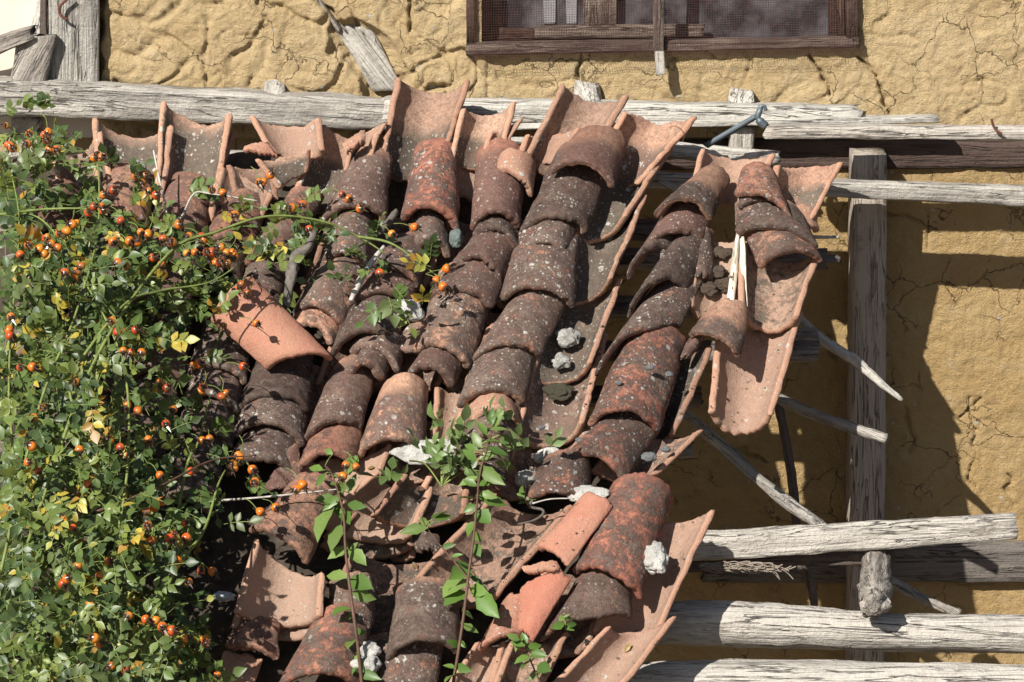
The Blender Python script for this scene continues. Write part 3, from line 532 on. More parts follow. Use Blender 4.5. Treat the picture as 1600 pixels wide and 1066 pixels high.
# ------------------------------------------------------------------ walls and ground
def skin_grid(name, x0, x1, y0, y1, d, step, fn, mat, hole=None):
    nx = int((x1-x0)/step); ny = int((y1-y0)/step); xs = np.linspace(x0, x1, nx+1); ys = np.linspace(y0, y1, ny+1)
    X, Y = np.meshgrid(xs, ys); pts = []
    rx = (X-800)/FPX; ry = (Y-533)/FPX
    dx = rx; dy = FW.y-UP.y*ry; dz = FW.z-UP.z*ry; t = (-d-CAM.y)/dy
    W = np.stack([dx*t, CAM.y+dy*t, CAM.z+dz*t], -1); D = fn(W, X, Y); W[..., 1] -= D
    idx = np.arange((nx+1)*(ny+1)).reshape(ny+1, nx+1)
    F = np.stack([idx[:-1, :-1], idx[1:, :-1], idx[1:, 1:], idx[:-1, 1:]], -1).reshape(-1, 4)
    if hole:
        cx = ((X[:-1, :-1]+X[1:, 1:])/2).ravel(); cy = ((Y[:-1, :-1]+Y[1:, 1:])/2).ravel()
        k = ~((cx > hole[0]) & (cx < hole[1]) & (cy > hole[2]) & (cy < hole[3])); F = F[k]
    return mk(name, W.reshape(-1, 3), F.tolist(), mat)
def segd(X, Y, pts):
    m = np.full(X.shape, 1e9)
    for (ax, ay), (bx, by) in zip(pts[:-1], pts[1:]):
        dx, dy = bx-ax, by-ay; t = np.clip(((X-ax)*dx+(Y-ay)*dy)/(dx*dx+dy*dy), 0, 1); m = np.minimum(m, np.hypot(X-ax-t*dx, Y-ay-t*dy))
    return m
def upper_fn(W, X, Y):
    q = W*np.array([1, 1, 1.]); wq = q+.045*np.stack([vn(q*9, 3), vn(q*9, 4), vn(q*9, 5)], -1)
    wa = np.stack([wq[..., 0]*.82+wq[..., 2]*.57, wq[..., 1], wq[..., 2]*.82-wq[..., 0]*.57], -1); wb = np.stack([wq[..., 0]*.4-wq[..., 2]*.92, wq[..., 1], wq[..., 2]*.4+wq[..., 0]*.92], -1)
    lump = np.abs(vn(wa*np.array([11, 3, 13]), 11)*.6+vn(wb*np.array([8, 3, 15]), 15)*.6); lump2 = np.abs(vn(wb*np.array([30, 3, 21]), 12)*.6+vn(wa*np.array([24, 3, 30]), 14)*.6); amp = np.where(X > 760, .55, 1.)
    h = .019*np.minimum(lump*3.2, .62)+.008*np.minimum(lump2*3, .7)
    h = h*amp+.007*fbm(q*26, 6, 2, .6)+.003*fbm(q*80, 4, 22, .7)+.0016*fbm(q*110, 2, 6)
    crk = np.exp(-(segd(X+6*vn(W*60, 1), Y, [(180, 130), (215, 150), (235, 160)])/7)**2)*.02
    for pl in ([(905, 85), (903, 150)], [(1262, 85), (1290, 125), (1300, 150)], [(640, 0), (640, 50)], [(1340, 90), (1365, 110), (1395, 190)]):
        crk = crk+np.exp(-(segd(X+5*vn(W*50, 1), Y, pl)/2.6)**2)*.022
    h = h-crk
    hole = segd(X+8*vn(W*30, 8), Y+6*vn(W*30, 9), [(480, -30), (530, 45)]); h = h-np.clip(1.3-hole/7, 0, 1)*.03
    hole = segd(X+8*vn(W*30, 8), Y+6*vn(W*30, 9), [(548, 62), (585, 85), (600, 135)]); h = h-np.clip(1.4-hole/27, 0, 1)**.5*.045
    hole = segd(X+8*vn(W*30, 8), Y+6*vn(W*30, 9), [(672, 136), (690, 132)]); h = h-np.clip(1.2-hole/8, 0, 1)*.03
    edge = np.clip((X-150-10*vn(W*25, 7))/14, 0, 1); return h-(1-edge)*.08
o = skin_grid('mud_wall', 120, 1760, -180, 214, .01, 2.6, upper_fn, MUD, (752, 1322, -400, 66)); tag(o, 'lumpy ochre mud wall of the upper storey, cracked round the window', 'wall'); recentre(o)
def lower_fn(W, X, Y):
    q = W; h = .006*fbm(q*5, 3, 2)+.005*fbm(q*np.array([40, 10, 50]), 5, 3, .65)+.0022*fbm(q*130, 3, 6, .7)+.006*np.clip(fbm(q*14, 4, 9)-.12, 0, 1)
    m = np.clip((X-1440)/60, 0, 1); h = h+m*.0035*np.abs(vn(q*np.array([45, 5, 28]), 8))
    for pl in ([(1362, 330), (1455, 350), (1452, 385)], [(1520, 620), (1525, 700), (1520, 760)], [(1410, 640), (1430, 690), (1420, 710)], [(1150, 700), (1200, 720)], [(1500, 655), (1535, 625)], [(1570, 740), (1590, 790)], [(1290, 520), (1310, 560)]):
        h = h-np.exp(-(segd(X+9*vn(W*35, 1), Y+6*vn(W*35, 2), pl)/2.2)**2)*.012
    return h
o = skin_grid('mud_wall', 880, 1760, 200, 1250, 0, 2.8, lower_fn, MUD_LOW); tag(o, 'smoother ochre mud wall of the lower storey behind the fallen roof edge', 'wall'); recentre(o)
def box(name, a, b, mat, parent=None):
    x0, y0, z0 = a; x1, y1, z1 = b; V = [(x0,y0,z0),(x1,y0,z0),(x1,y1,z0),(x0,y1,z0),(x0,y0,z1),(x1,y0,z1),(x1,y1,z1),(x0,y1,z1)]
    return mk(name, V, [(0,3,2,1),(4,5,6,7),(0,1,5,4),(1,2,6,5),(2,3,7,6),(3,0,4,7)], mat, parent, False)
zt = P(800, -400, 0).z; zl = P(800, 1300, 0).z
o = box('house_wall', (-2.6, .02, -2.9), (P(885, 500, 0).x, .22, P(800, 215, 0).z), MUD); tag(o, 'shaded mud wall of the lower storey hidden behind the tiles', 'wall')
o = box('plaster_wall', (-3.2, .0, P(0, 215, 0).z), (P(150, 0, 0).x, .15, zt), PLASTER); tag(o, 'cream plastered wall in the top left corner', 'wall')
struct(mk('ground', [(-60, -60, -3), (60, -60, -3), (60, 60, -3), (-60, 60, -3)], [(0, 1, 2, 3)], SOIL))
# ------------------------------------------------------------------ window
wx0, wx1 = P(728, 60, .1).x, P(1342, 60, .1).x
wn = empty('window', P(1035, 60, .1), 'old brown wooden window with rusty insect mesh nailed over its frame', 'window')
def wpart(name, V, F, light, brown, mat=None): 
    o = mk(name, [v-wn.location for v in V], F, mat or WOOD, None); 
    orient_x(o); bpy.context.view_layer.update(); M = o.matrix_basis.copy(); o.parent = wn; o.matrix_local = M; o.color = (light, brown, 0, 1); return o
def wbar(name, x0, t0, b0, x1, t1, b1, d, th, light, brown, seed, xb0=None, xb1=None):
    c = (P(x0, t0, d), P(x1, t1, d), P(x1 if xb1 is None else xb1, b1, d), P(x0 if xb0 is None else xb0, b0, d))
    return wpart(name, *quadbeam(c, Vector((0, th, 0)), 40, .003, .004, seed), light, brown)
wbar('bottom_rail', 728, 68, 88, 1343, 58, 76, .048, .04, .35, .75, 1)
wbar('side_frame', 729, -200, 70, 741, -200, 70, .042, .05, .25, .9, 2); wbar('side_frame', 1322, -200, 60, 1340, -200, 60, .042, .05, .3, .85, 3)
wbar('sash_stile', 912, -200, 41, 965, -200, 40, .0-.03, .02, .5, .7, 4); wbar('sash_rail', 836, 41, 62, 1100, 38, 60, -.02, .02, .45, .75, 5)
wbar('sash_rail', 740, 45, 68, 835, 45, 66, -.03, .02, .15, 1, 6); wbar('sash_stile', 742, -200, 62, 768, -200, 62, -.03, .02, .15, 1, 8); wbar('sash_stile', 1296, -200, 62, 1322, -200, 60, -.03, .02, .2, .95, 9)
wbar('mesh_batten', 1021, -200, 84, 1037, -200, 84, .065, .008, .3, .75, 7)
o = wpart('mesh_batten', *quadbeam((P(1023, 80, .066), P(1038, 80, .066), P(1040, 117, .08), P(1025, 119, .08)), Vector((0, .006, 0)), 14, .001, .004, 3), .65, .08)
mb = MB()
def wire(a, b, r=.00042):
    V, F = tube([a, b], [r, r], 4, cap=False); mb.add(V, F)
nv = 150
for i in range(nv+1):
    x = 733+i*(1338-733)/nv; yb = 93+3*math.sin(x*.012)-(x-733)*.012-(4 if x > 1100 else 0)
    pts = [P(x+mn.noise(Vector((x*.02, y*.02, 0)))*4, y, .054+.004*mn.noise(Vector((x*.01, y*.02, 3)))+(0.012 if y > 80 else 0)) for y in (-190, -60, 0, 30, 60, 78, yb)]
    V, F = tube(pts, [.00040]*7, 4, cap=False); mb.add(V, F)
for j in range(72):
    y = 92-j*3.9; pts = [P(x, y-(x-733)*.012+mn.noise(Vector((x*.013, y*.03, 5)))*4, .0545+(0.012 if y > 82 else 0)+.004*mn.noise(Vector((x*.01, y*.02, 3)))) for x in range(733, 1342, 38)]
    V, F = tube(pts, [.00040]*len(pts), 4, cap=False); mb.add(V, F)
o = mk('insect_mesh', [v-wn.location for v in mb.V], mb.F, MESHW, wn)
# recess behind the window
zb = P(800, 70, 0).z
rc = MB()
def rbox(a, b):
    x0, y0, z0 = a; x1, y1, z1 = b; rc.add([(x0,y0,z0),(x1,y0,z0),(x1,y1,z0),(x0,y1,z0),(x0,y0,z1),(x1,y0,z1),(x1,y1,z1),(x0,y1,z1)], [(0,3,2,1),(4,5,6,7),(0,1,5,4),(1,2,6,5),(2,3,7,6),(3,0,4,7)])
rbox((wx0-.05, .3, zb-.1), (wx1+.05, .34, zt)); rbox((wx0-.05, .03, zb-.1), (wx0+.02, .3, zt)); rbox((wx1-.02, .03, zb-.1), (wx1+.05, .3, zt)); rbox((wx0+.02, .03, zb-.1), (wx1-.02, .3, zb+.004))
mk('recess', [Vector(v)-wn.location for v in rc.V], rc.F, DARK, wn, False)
N = NT('dusty_glass'); v = N.coord('Object', False); n_ = N.noise(v, 14, 5, .6); N.lk(N.mix(N.mr(n_, .4, .68), (.030, .028, .032), (.15, .14, .15)), N.b.inputs['Base Color']); N.b.inputs['Roughness'].default_value = .25; GL = N.m
for x0, x1, y0 in ((770, 912, -.06), (965, 1296, -.055)):
    V, F = quadbeam((P(x0, -200, -.06), P(x1, -200, -.06), P(x1, 60, -.06), P(x0, 60, -.06)), Vector((0, .004, 0)), 6, 0, 0, 1); mk('pane', [v-wn.location for v in V], F, GL, wn, False)
for x0, x1 in ((845, 872), (880, 905)):
    V, F = quadbeam((P(x0, -200, -.055), P(x1, -200, -.055), P(x1-4, 38, -.055), P(x0+5, 38, -.055)), Vector((0, .004, 0)), 30, .002, .002, x0); mk('curtain_strip', [v-wn.location for v in V], F, CLOTH, wn)
# ------------------------------------------------------------------ timbers
def pk(*a, **k): return plank(*a, **k)
pk('timber_beam', 'thick weathered grey beam along the top left of the roof, sloping slightly', 'beam', -40, 122, 180, 620, 157, 208, .10, .075, .62, .1, 1, .006)
pk('timber_beam', 'sun bleached white beam under the window, right part of the top ledge', 'beam', 600, 155, 193, 1343, 168, 193, .105, .07, 1.35, .0, 2, .004, .03)
pk('board', 'narrow grey board under the bleached beam with a pointed right end', 'board', 700, 196, 206, 1466, 182, 193, .115, .05, .9, .0, 3, .003, .03)
pk('board', 'long pale fascia board at the upper right above the dark lintel', 'board', 1198, 197, 219, 1700, 199, 222, .28, .05, 1.3, .25, 4, .004, .02)
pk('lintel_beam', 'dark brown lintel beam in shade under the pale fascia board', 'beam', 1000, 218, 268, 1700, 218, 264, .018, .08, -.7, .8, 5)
pk('batten', 'whitish slat behind the small beige upturned tile', 'batten', 700, 208, 232, 860, 214, 226, .10, .02, .85, .0, 6)
pk('batten', 'pale flat slat behind the broken salmon pan', 'batten', 335, 238, 252, 480, 238, 262, .09, .03, .75, .1, 7)
pk('batten', 'broken white board under the peach pan tile', 'batten', 1035, 223, 248, 1216, 238, 260, .165, .03, 1., .05, 8, .006, .03)
pk('batten', 'pale board lower down between the open gutter and the leaning column', 'batten', 1010, 270, 296, 1110, 274, 296, .19, .03, .85, .05, 9)
pk('batten', 'slanted white splinter of board beside the leaning column', 'batten', 1030, 278, 288, 1075, 300, 312, .215, .015, .95, 0, 10)
pk('batten', 'long grey batten running to the right edge below the dark lintel', 'batten', 1130, 277, 302, 1700, 296, 329, .27, .05, .6, .05, 11, .003)
for i, (y, xe) in enumerate(((350, 1060), (395, 1290), (470, 1090), (540, 1278), (610, 1095), (690, 1080))):
    pk('batten', f'shaded roof batten under the tiles, {ORD[i+1] if i else "highest"} of the hidden ones', 'batten', -60, y-14, y+14, xe, y-14+4, y+14+4, -.062, .03, .35, .4, 20+i, plane='roof')
pk('wood_stub', 'square sawn grey batten end right of the lowest hanging pan', 'batten', 1180, 516, 550, 1279, 517, 555, .46, .05, .5, .15, 31, .004, .004)
pk('wood_stub', 'charred black stick end at the open mouth of the pink tile', 'stick', 1240, 397, 410, 1312, 400, 413, .36, .02, .0, .3, 32, .005)
pk('post', 'vertical squared timber post against the lower wall', 'post', 1333, 243, 1110, 1385, 243, 1110, .10, .10, .55, .35, 33, .002, .002, xlb=1327, xrb=1382)
# fix the post: build along its length
bpy.data.objects.remove(bpy.data.objects['post'])
V, F = quadbeam((P(1333, 243, .15), P(1326, 1120, .15), P(1383, 1120, .15), P(1387, 243, .15)), Vector((0, .15, 0)), 70, .003, .002, 33); o = wood('post', V, F, 1.4, .5); tag(o, 'vertical squared timber post against the lower wall', 'post')
V, F = quadbeam((P(1140, 200, .09), P(1138, 300, .09), P(1172, 300, .09), P(1182, 200, .09)), Vector((0, .06, 0)), 14, .003, .002, 34); tag(wood('post', V, F, .7, .1), 'short pale upright timber behind the steel spike', 'post')
pk('wall_board', 'wide grey board fixed low on the lower wall at the right', 'board', 1100, 848, 912, 1700, 848, 912, .03, .028, .1, .2, 35, .003)
pk('plank', 'rough grey plank tilted up to the right, crossing in front of the post', 'plank', 1060, 838, 882, 1588, 806, 846, .80, .045, .9, .15, 36, .007, .02)
pk('plank', 'thin dark board behind the rough grey plank', 'plank', 1040, 872, 896, 1395, 860, 882, .76, .03, .2, .6, 37, .006, .02)
def log(name, label, px, d, r, light, seed, brown=.05, ns=.12):
    return pole(name, label, 'log', [P(x, y, dd) for (x, y), dd in zip(px, d)], r, light, brown, seed, ns, 20, m=14)
log('log', 'bleached round log crossing the lower right corner', [(960, 975), (1150, 975), (1400, 988), (1720, 992)], [.98]*4, [.043, .052, .041, .043], .82, 3, .15)
log('log', 'lowest pale log along the bottom right edge of the picture', [(900, 1075), (1200, 1068), (1720, 1074)], [1.1]*3, [.050, .050, .046], .85, 4, .12)
V, F = tube(smooth_path([P(1368, 850, .45), P(1370, 885, .80), P(1366, 935, 1.02), P(1364, 952, 1.07)], 8), [.034]*18+[.033, .034, .032, .033, .030, .026, .020], 22, .22, 5)
V = [Vector(v)+Vector((mn.noise(v*45), mn.noise(v*45+Vector((7, 0, 0)))*2.5, mn.noise(v*45+Vector((0, 7, 0)))))*(.012 if v.y < -.9 else .004) for v in V]
tag(wood('rafter_end', V, F, .5, .3), 'broken splintered rafter end pointing outward over the round log', 'rafter')
for i, (x, y, wd, lb) in enumerate(((428, 142, 22, 'split grey rafter stub above the beam over the broken salmon pan'), (918, 142, 24, 'jagged pale rafter stub beside the wide sandy upturned tile'), (1160, 152, 25, 'chalky rafter stub above the steel spike'))):
    V, F = quadbeam((P(x-wd*.7, y-12, .05), P(x-wd, y+26, .09), P(x+wd, y+26, .09), P(x+wd*.7, y-8, .05)), Vector((0, .05, 0)), 12, .008, .03, 40+i); tag(wood('rafter_stub', V, F, .8, .05), lb, 'rafter')
# left corner boards
def vboard(label, x0, x1, yt, yb, d, light, brown, seed, th=.03, dxt=0, nj=.003): 
    V, F = quadbeam((P(x0+dxt, yt, d), P(x0, yb, d), P(x1, yb, d), P(x1+dxt, yt, d)), Vector((0, th, 0)), 30, nj, .012, seed); return tag(wood('upright_board', V, F, light, brown), label, 'board')
vboard('blue grey upright plank with a bent red nail, left end of the mud wall', 76, 154, -160, 146, .06, .55, .0, 50)
vboard('dark narrow edge board left of the blue grey plank', 62, 74, -160, 150, .04, .2, .6, 51)
vboard('white painted slanting board at the top left', 28, 60, -60, 140, .03, 1.05, .0, 52, dxt=40)
vboard('broken splintered plank end leaning by the blue grey plank', 12, 72, 56, 140, .09, .6, .25, 53, .04, 14, .008)
vboard('pale upright boards in the gap under the left beam', 10, 60, 186, 250, .03, .75, .1, 54, dxt=6)
pk('board', 'splintered grey board poking in from the left edge', 'board', -60, 75, 108, 50, 42, 66, .10, .03, .5, .3, 55, .008, .03)
V, F = quadbeam((P(520, 40, .0), P(582, 142, .0), P(632, 142, .0), P(578, 40, .0)), Vector((0, .02, 0)), 16, .002, .01, 56); tag(wood('brace', V, F, .7, .05), 'pale diagonal brace laid bare in the hole in the mud wall', 'brace')
V, F = quadbeam((P(478, -20, .008), P(528, 52, .008), P(534, 46, .008), P(486, -24, .008)), Vector((0, .01, 0)), 14, .002, .01, 57); tag(wood('lath', V, F, .5, .4), 'thin lath showing in the crack above the diagonal brace', 'lath')
V, F = quadbeam((P(668, 112, .0), P(664, 150, .0), P(686, 150, .0), P(684, 112, .0)), Vector((0, .02, 0)), 8, .004, .01, 58); tag(wood('wood_stub', V, F, .6, .2), 'short wood piece in the small hole left of the window', 'wood piece')
# bark sticks and old laths
ST = 'old sticks hanging out of the ruined roof edge'
def stick(label, pts, d, r, light=.5, brown=.15, seed=1, ns=.3): return pole('stick', label, 'stick', [P(x, y, dd) for (x, y), dd in zip(pts, d)], r, light, brown, seed, ns, 10, group=ST)
stick('knotty stick with a pale splintered tip crossing the post, highest of the hanging sticks', [(1225, 465), (1270, 520), (1335, 562), (1360, 585), (1410, 626)], [.36, .37, .40, .42, .45], [.010, .012, .014, .011, .004], .75, .05, 61, .4)
stick('grey stick with a blunt end crossing the post in the middle', [(1200, 615), (1240, 634), (1310, 662), (1386, 686)], [.35, .36, .42, .48], [.012, .014, .013, .012], .5, .1, 62)
stick('long grey stick slanting from the red lichen tile down behind the plank', [(1065, 640), (1120, 690), (1200, 762), (1290, 828), (1350, 880)], [.50, .50, .55, .6, .62], [.010, .015, .014, .014, .013], .45, .05, 63)
stick('lower stick slanting out from behind the rafter end', [(1330, 870), (1400, 912), (1440, 935), (1500, 960)], [.55, .6, .62, .65], [.012, .013, .012, .010], .5, .15, 64)
stick('thin dark upright stick standing in the shade near the wall', [(1205, 590), (1222, 660), (1236, 740), (1246, 830)], [.2, .2, .2, .2], [.012, .011, .012, .010], .1, .6, 65)
stick('short dark upright stick between the plank and the round log', [(1250, 880), (1268, 920), (1275, 965)], [.4, .4, .4], [.010, .010, .009], .1, .5, 66)
stick('thin nail like twig sticking out by the pink open mouthed tile', [(1255, 369), (1290, 371), (1311, 370)], [.33, .34, .35], [.004, .004, .003], .9, 0, 67)
DW = 'driftwood'
pole('branch', 'twisted dark grey driftwood branch lying between the columns', 'branch', [RF(x, y, h) for x, y, h in ((492, 362, .17), (480, 388, .18), (462, 402, .17), (455, 430, .16), (447, 480, .13))], [.006, .011, .013, .013, .008], .18, .1, 70, .5, 12, mat=simple('driftwood', (.12, .105, .09), .9, 50, .6, 1.))
pole('branch', 'straighter grey branch under the rose sprig', 'branch', [RF(x, y, h) for x, y, h in ((600, 385, .13), (575, 418, .13), (562, 440, .13), (548, 470, .12))], [.004, .007, .008, .005], .4, .1, 71, .35, 10, mat=GREYTWIG)
pole('branch', 'short dark root piece near the smooth red cover', 'branch', [RF(x, y, h) for x, y, h in ((620, 330, .12), (606, 348, .12), (590, 366, .11))], [.007, .009, .006], .3, .1, 72, .4, 10, mat=BARK)
def twig(label, pts, r, mat, h=.12, nm='twig'):
    sp = smooth_path([RF(p[0], p[1], p[2] if len(p) > 2 else h) for p in pts], 5); V, F = tube(sp, [r*(1-.5*i/len(sp)) for i in range(len(sp))], 6, .2, len(label)); o = mk(nm, V, F, mat); recentre(o); return tag(o, label, 'twig')
twig('white dry twig standing left of the black speckled upturned tile', [(262, 358), (258, 320), (250, 285), (240, 235)], .0035, GREYTWIG, .16)
twig('forked pale twig below the black speckled upturned tile', [(262, 360), (283, 340), (303, 303), (330, 303), (402, 314)], .003, GREYTWIG, .16)
twig('pale thin twig lying left of the tall sapling', [(345, 782), (400, 778), (460, 772), (532, 764)], .0028, GREYTWIG, .17)
twig('fine white twig lying on the tile by the white flat stone', [(832, 787), (860, 780), (897, 779)], .002, GREYTWIG, .13)
twig('curled dark twig on the large brown pan', [(832, 783), (828, 792), (848, 797), (846, 806), (832, 814), (810, 819)], .004, BARK, .075)
# stones and lumps
def rock(label, px, py, h, sx, sy, sz, col, seed, rough=.35, nm='stone'):
    import bmesh
    bm = bmesh.new(); bmesh.ops.create_icosphere(bm, subdivisions=4, radius=1); c = RF(px, py, h)
    for v in bm.verts:
        p = v.co.copy(); rough = min(rough, .5); d = 1+rough*mn.noise(p*1.3+Vector((seed*3, 0, 0)))+rough*.45*mn.noise(p*3.1+Vector((seed, 5, 0)))+min(rough, .3)*.3*mn.noise(p*8+Vector((seed, 5, 9)))
        p = Vector((p.x*sx, p.y*sy, p.z*sz))*d; v.co = Vector((p.x, p.y*math.cos(SL)-p.z*math.sin(SL)*1, p.y*math.sin(SL)+p.z*math.cos(SL)))
    me = bpy.data.meshes.new(nm); bm.to_mesh(me); bm.free(); me.polygons.foreach_set('use_smooth', [True]*len(me.polygons)); me.materials.append(STONE)
    o = bpy.data.objects.new(nm, me); COL.objects.link(o); o.location = c; o.color = (*col, 1); return tag(o, label, 'stone')
WH = (.85, .83, .77)
rock('white and grey stone above the orange banded tile', 640, 485, .085, .033, .026, .022, WH, 1, .4)
rock('upper lump of lichened mortar in the open gutter', 887, 527, .035, .026, .022, .014, (.62, .61, .56), 2, .7, 'mortar_lump')
rock('lower lump of lichened mortar in the open gutter', 877, 564, .035, .019, .018, .013, (.60, .59, .54), 3, .6, 'mortar_lump')
rock('moss clump in the open gutter below the mortar lumps', 872, 612, .02, .032, .022, .010, (.09, .08, .05), 4, .8, 'moss_clump')
rock('small round white grey stone by the white pebble under the leaning column', 820, 747, .05, .019, .018, .016, (.55, .55, .5), 5, .5)
rock('elongated smooth white pebble on the lowest gutter pan', 858, 707, .045, .024, .012, .012, WH, 6, .2)
rock('little white crumb beside the elongated white pebble', 842, 717, .04, .013, .010, .010, WH, 7, .6)
rock('white flat stone above the fresh salmon piece', 918, 773, .085, .044, .020, .012, WH, 8, .4)
rock('white heart shaped stone resting against the big red black tile', 1026, 872, .085, .025, .034, .02, WH, 9, .75)
rock('upper white stone of the pair at the bottom behind the sapling', 577, 1016, .07, .022, .018, .018, WH, 10, .4)
rock('lower white stone of the pair at the bottom behind the sapling', 573, 1038, .07, .026, .022, .018, WH, 11, .5)
rock('large flat white slab behind the weeds', 672, 706, .07, .080, .030, .014, WH, 12, .3)
rock('grey green stone beside the smooth red cover', 713, 371, .07, .016, .022, .018, (.24, .30, .28), 13, .3)
rock('whitish round stone by the hips near the dark pan', 214, 260, .10, .020, .014, .014, (.5, .5, .46), 14, .3)
for i, (x, y, h, s, lb) in enumerate(((1016, 574, .14, .011, 'grey pebble on the big red lichened tile, upper one'), (1045, 585, .115, .011, 'grey pebble at the right side of the big red lichened tile'), (967, 598, .13, .009, 'tiny grey pebble at the left of the big red lichened tile'),
        (1014, 714, .085, .019, 'long grey pebble on the pointed pan'), (1040, 702, .07, .013, 'dark pebble at the tip of the pointed pan'), (890, 708, .08, .013, 'dark pebble above the red flecked smooth tile'), (907, 688, .07, .013, 'dark stone tucked under the big red lichened tile'), (846, 668, .045, .010, 'dark pebbles at the foot of the open gutter'))):
    rock(lb, x, y, h-.006, s*.85, s*.6, s*.45, (.24, .25, .25), 20+i, .25, 'pebble')
for i, (x, y) in enumerate(((1128, 395), (1122, 425), (1132, 445), (1108, 452))):
    rock(['highest crumb', 'second crumb', 'third crumb', 'leftmost crumb'][i]+' of dark bark in the pale pan at the right', x, y, .03, .020, .016, .012, (.12, .085, .06), 40+i, .9, 'bark_crumb')
# rims of the pair of pans, bright sunlight painted into a pale dusty colour
for i, (a, b, lb) in enumerate((((1153, 368), (1141, 478), 'left of the two tile edges coloured pale as in bright sun at the right'), ((1160, 370), (1163, 478), 'right of the two tile edges coloured pale as in bright sun at the right'))):
    A_, B_ = RF(*a, .085), RF(*b, .075); sd_ = Vector((.0055, 0, 0)); V, F = quadbeam((A_-sd_, B_-sd_*1.7, B_+sd_*1.7, A_+sd_), -NRM*.05, 24, .005, .01, 80+i); o = mk('tile_edge', V, F, simple('sunlit_rim', (.58, .52, .42), .9, 60, .3, .5)); recentre(o); tag(o, lb, 'tile edge')
# spike, nails, wire loop, rag, foil
sp = empty('steel_spike', P(1150, 205, .25), 'blue grey steel spike with a hooked head poking up through the roof edge', 'spike')
V, F = quadbeam((P(1098, 226, .22), P(1180, 178, .26), P(1184, 186, .26), P(1106, 232, .22)), Vector((0, .007, 0)), 14, .0005, .001, 5); mk('shaft', [v-sp.location for v in V], F, IRON, sp)
hd = [P(x, y, .265) for x, y in ((1196, 197), (1188, 190), (1184, 182), (1188, 172), (1189, 166))]
V, F = tube(smooth_path(hd, 4), [.010]*6+[.007]*6+[.006]*5, 8); mk('head', [v-sp.location for v in V], F, IRON, sp)
V, F = tube(smooth_path([P(1184, 178, .265), P(1186, 168, .265), P(1194, 166, .265), P(1197, 173, .265)], 4), [.004]*13, 8); mk('hook', [v-sp.location for v in V], F, IRON, sp)
def nail(label, pts, d, r): V, F = tube(smooth_path([P(x, y, d) for x, y in pts], 5), [r]*((len(pts)-1)*5+1), 8); o = mk('nail', V, F, RUST); recentre(o); tag(o, label, 'nail')
nail('bent red hook nail in the blue grey upright plank', [(110, -6), (94, 10), (95, 24), (106, 31)], .08, .0035)
nail('bent rusty nail on the pale fascia board', [(1549, 186), (1552, 196), (1557, 204), (1566, 209)], .295, .003)
V, F = tube(smooth_path([P(x, y, .30) for x, y in ((1046, 200), (1052, 197), (1064, 202), (1069, 212), (1066, 222))], 5), [.0009]*21, 6); o = mk('wire_loop', V, F, RUST); recentre(o); tag(o, 'thin wire loop round the corner of the cracked pink pan', 'wire')
mbr = MB()
for i in range(60):
    x = random.uniform(1090, 1215); y = 884+random.uniform(-5, 6); p = [P(x, y, .84), P(x+random.uniform(10, 22), y+random.uniform(-4, 8), .845), P(x+random.uniform(22, 36), y+random.uniform(-2, 22 if x > 1185 else 8), .85)]
    V, F = tube(smooth_path(p, 3), [.0014]*7, 4, cap=False); mbr.add(V, F)
V, F = quadbeam((P(1095, 882, .835), P(1205, 880, .835), P(1205, 890, .84), P(1095, 890, .84)), Vector((0, .006, 0)), 24, .006, .02, 9, 4, .001); mbr.add(V, F)
o = mk('bark_strip', mbr.V, mbr.F, simple('frayed_bark', (.24, .20, .16), .95, 60, .4, .6)); recentre(o); tag(o, 'frayed fibrous bark strip hanging under the rough plank', 'bark')
rock('crumpled shiny plastic scrap by the front pair of pans', 348, 932, .05, .024, .010, .010, (.4, .45, .5), 60, .7, 'plastic_scrap').data.materials[0] = PLASTIC
# ------------------------------------------------------------------ vegetation
def leaf_geo(base, d, nrm, L, W, fold=.25, droop=.15, rows=5, serr=0.):
    d = d.normalized(); s = d.cross(nrm).normalized(); n = s.cross(d).normalized(); V = []; F = []
    prof = (0.05, .62, 1., .86, .48, 0.0) if rows == 5 else (0.05, .5, .85, 1., .92, .72, .4, 0.0)
    m = len(prof)-1
    for i, p in enumerate(prof):
        t = i/m; c = base+d*(L*t)-n*(droop*L*t*t); w_ = W*.5*p*(1+(serr if i % 2 else -serr)); up = fold*w_
        V += [c-s*w_+n*up, c, c+s*w_+n*up]
    for i in range(m):
        b = i*3; F += [(b, b+1, b+4, b+3), (b+1, b+2, b+5, b+4)]
    return V, F
GREENS = [(.070, .118, .030), (.092, .145, .038), (.050, .090, .030), (.12, .17, .045), (.10, .135, .05), (.036, .066, .024), (.16, .20, .045)]
YEL = [(.42, .33, .05), (.40, .22, .04), (.30, .30, .06)]
TOWARD = Vector((-.35, -.75, .65)).normalized()
def rvec(): return Vector((random.gauss(0, 1), random.gauss(0, 1), random.gauss(0, 1))).normalized()
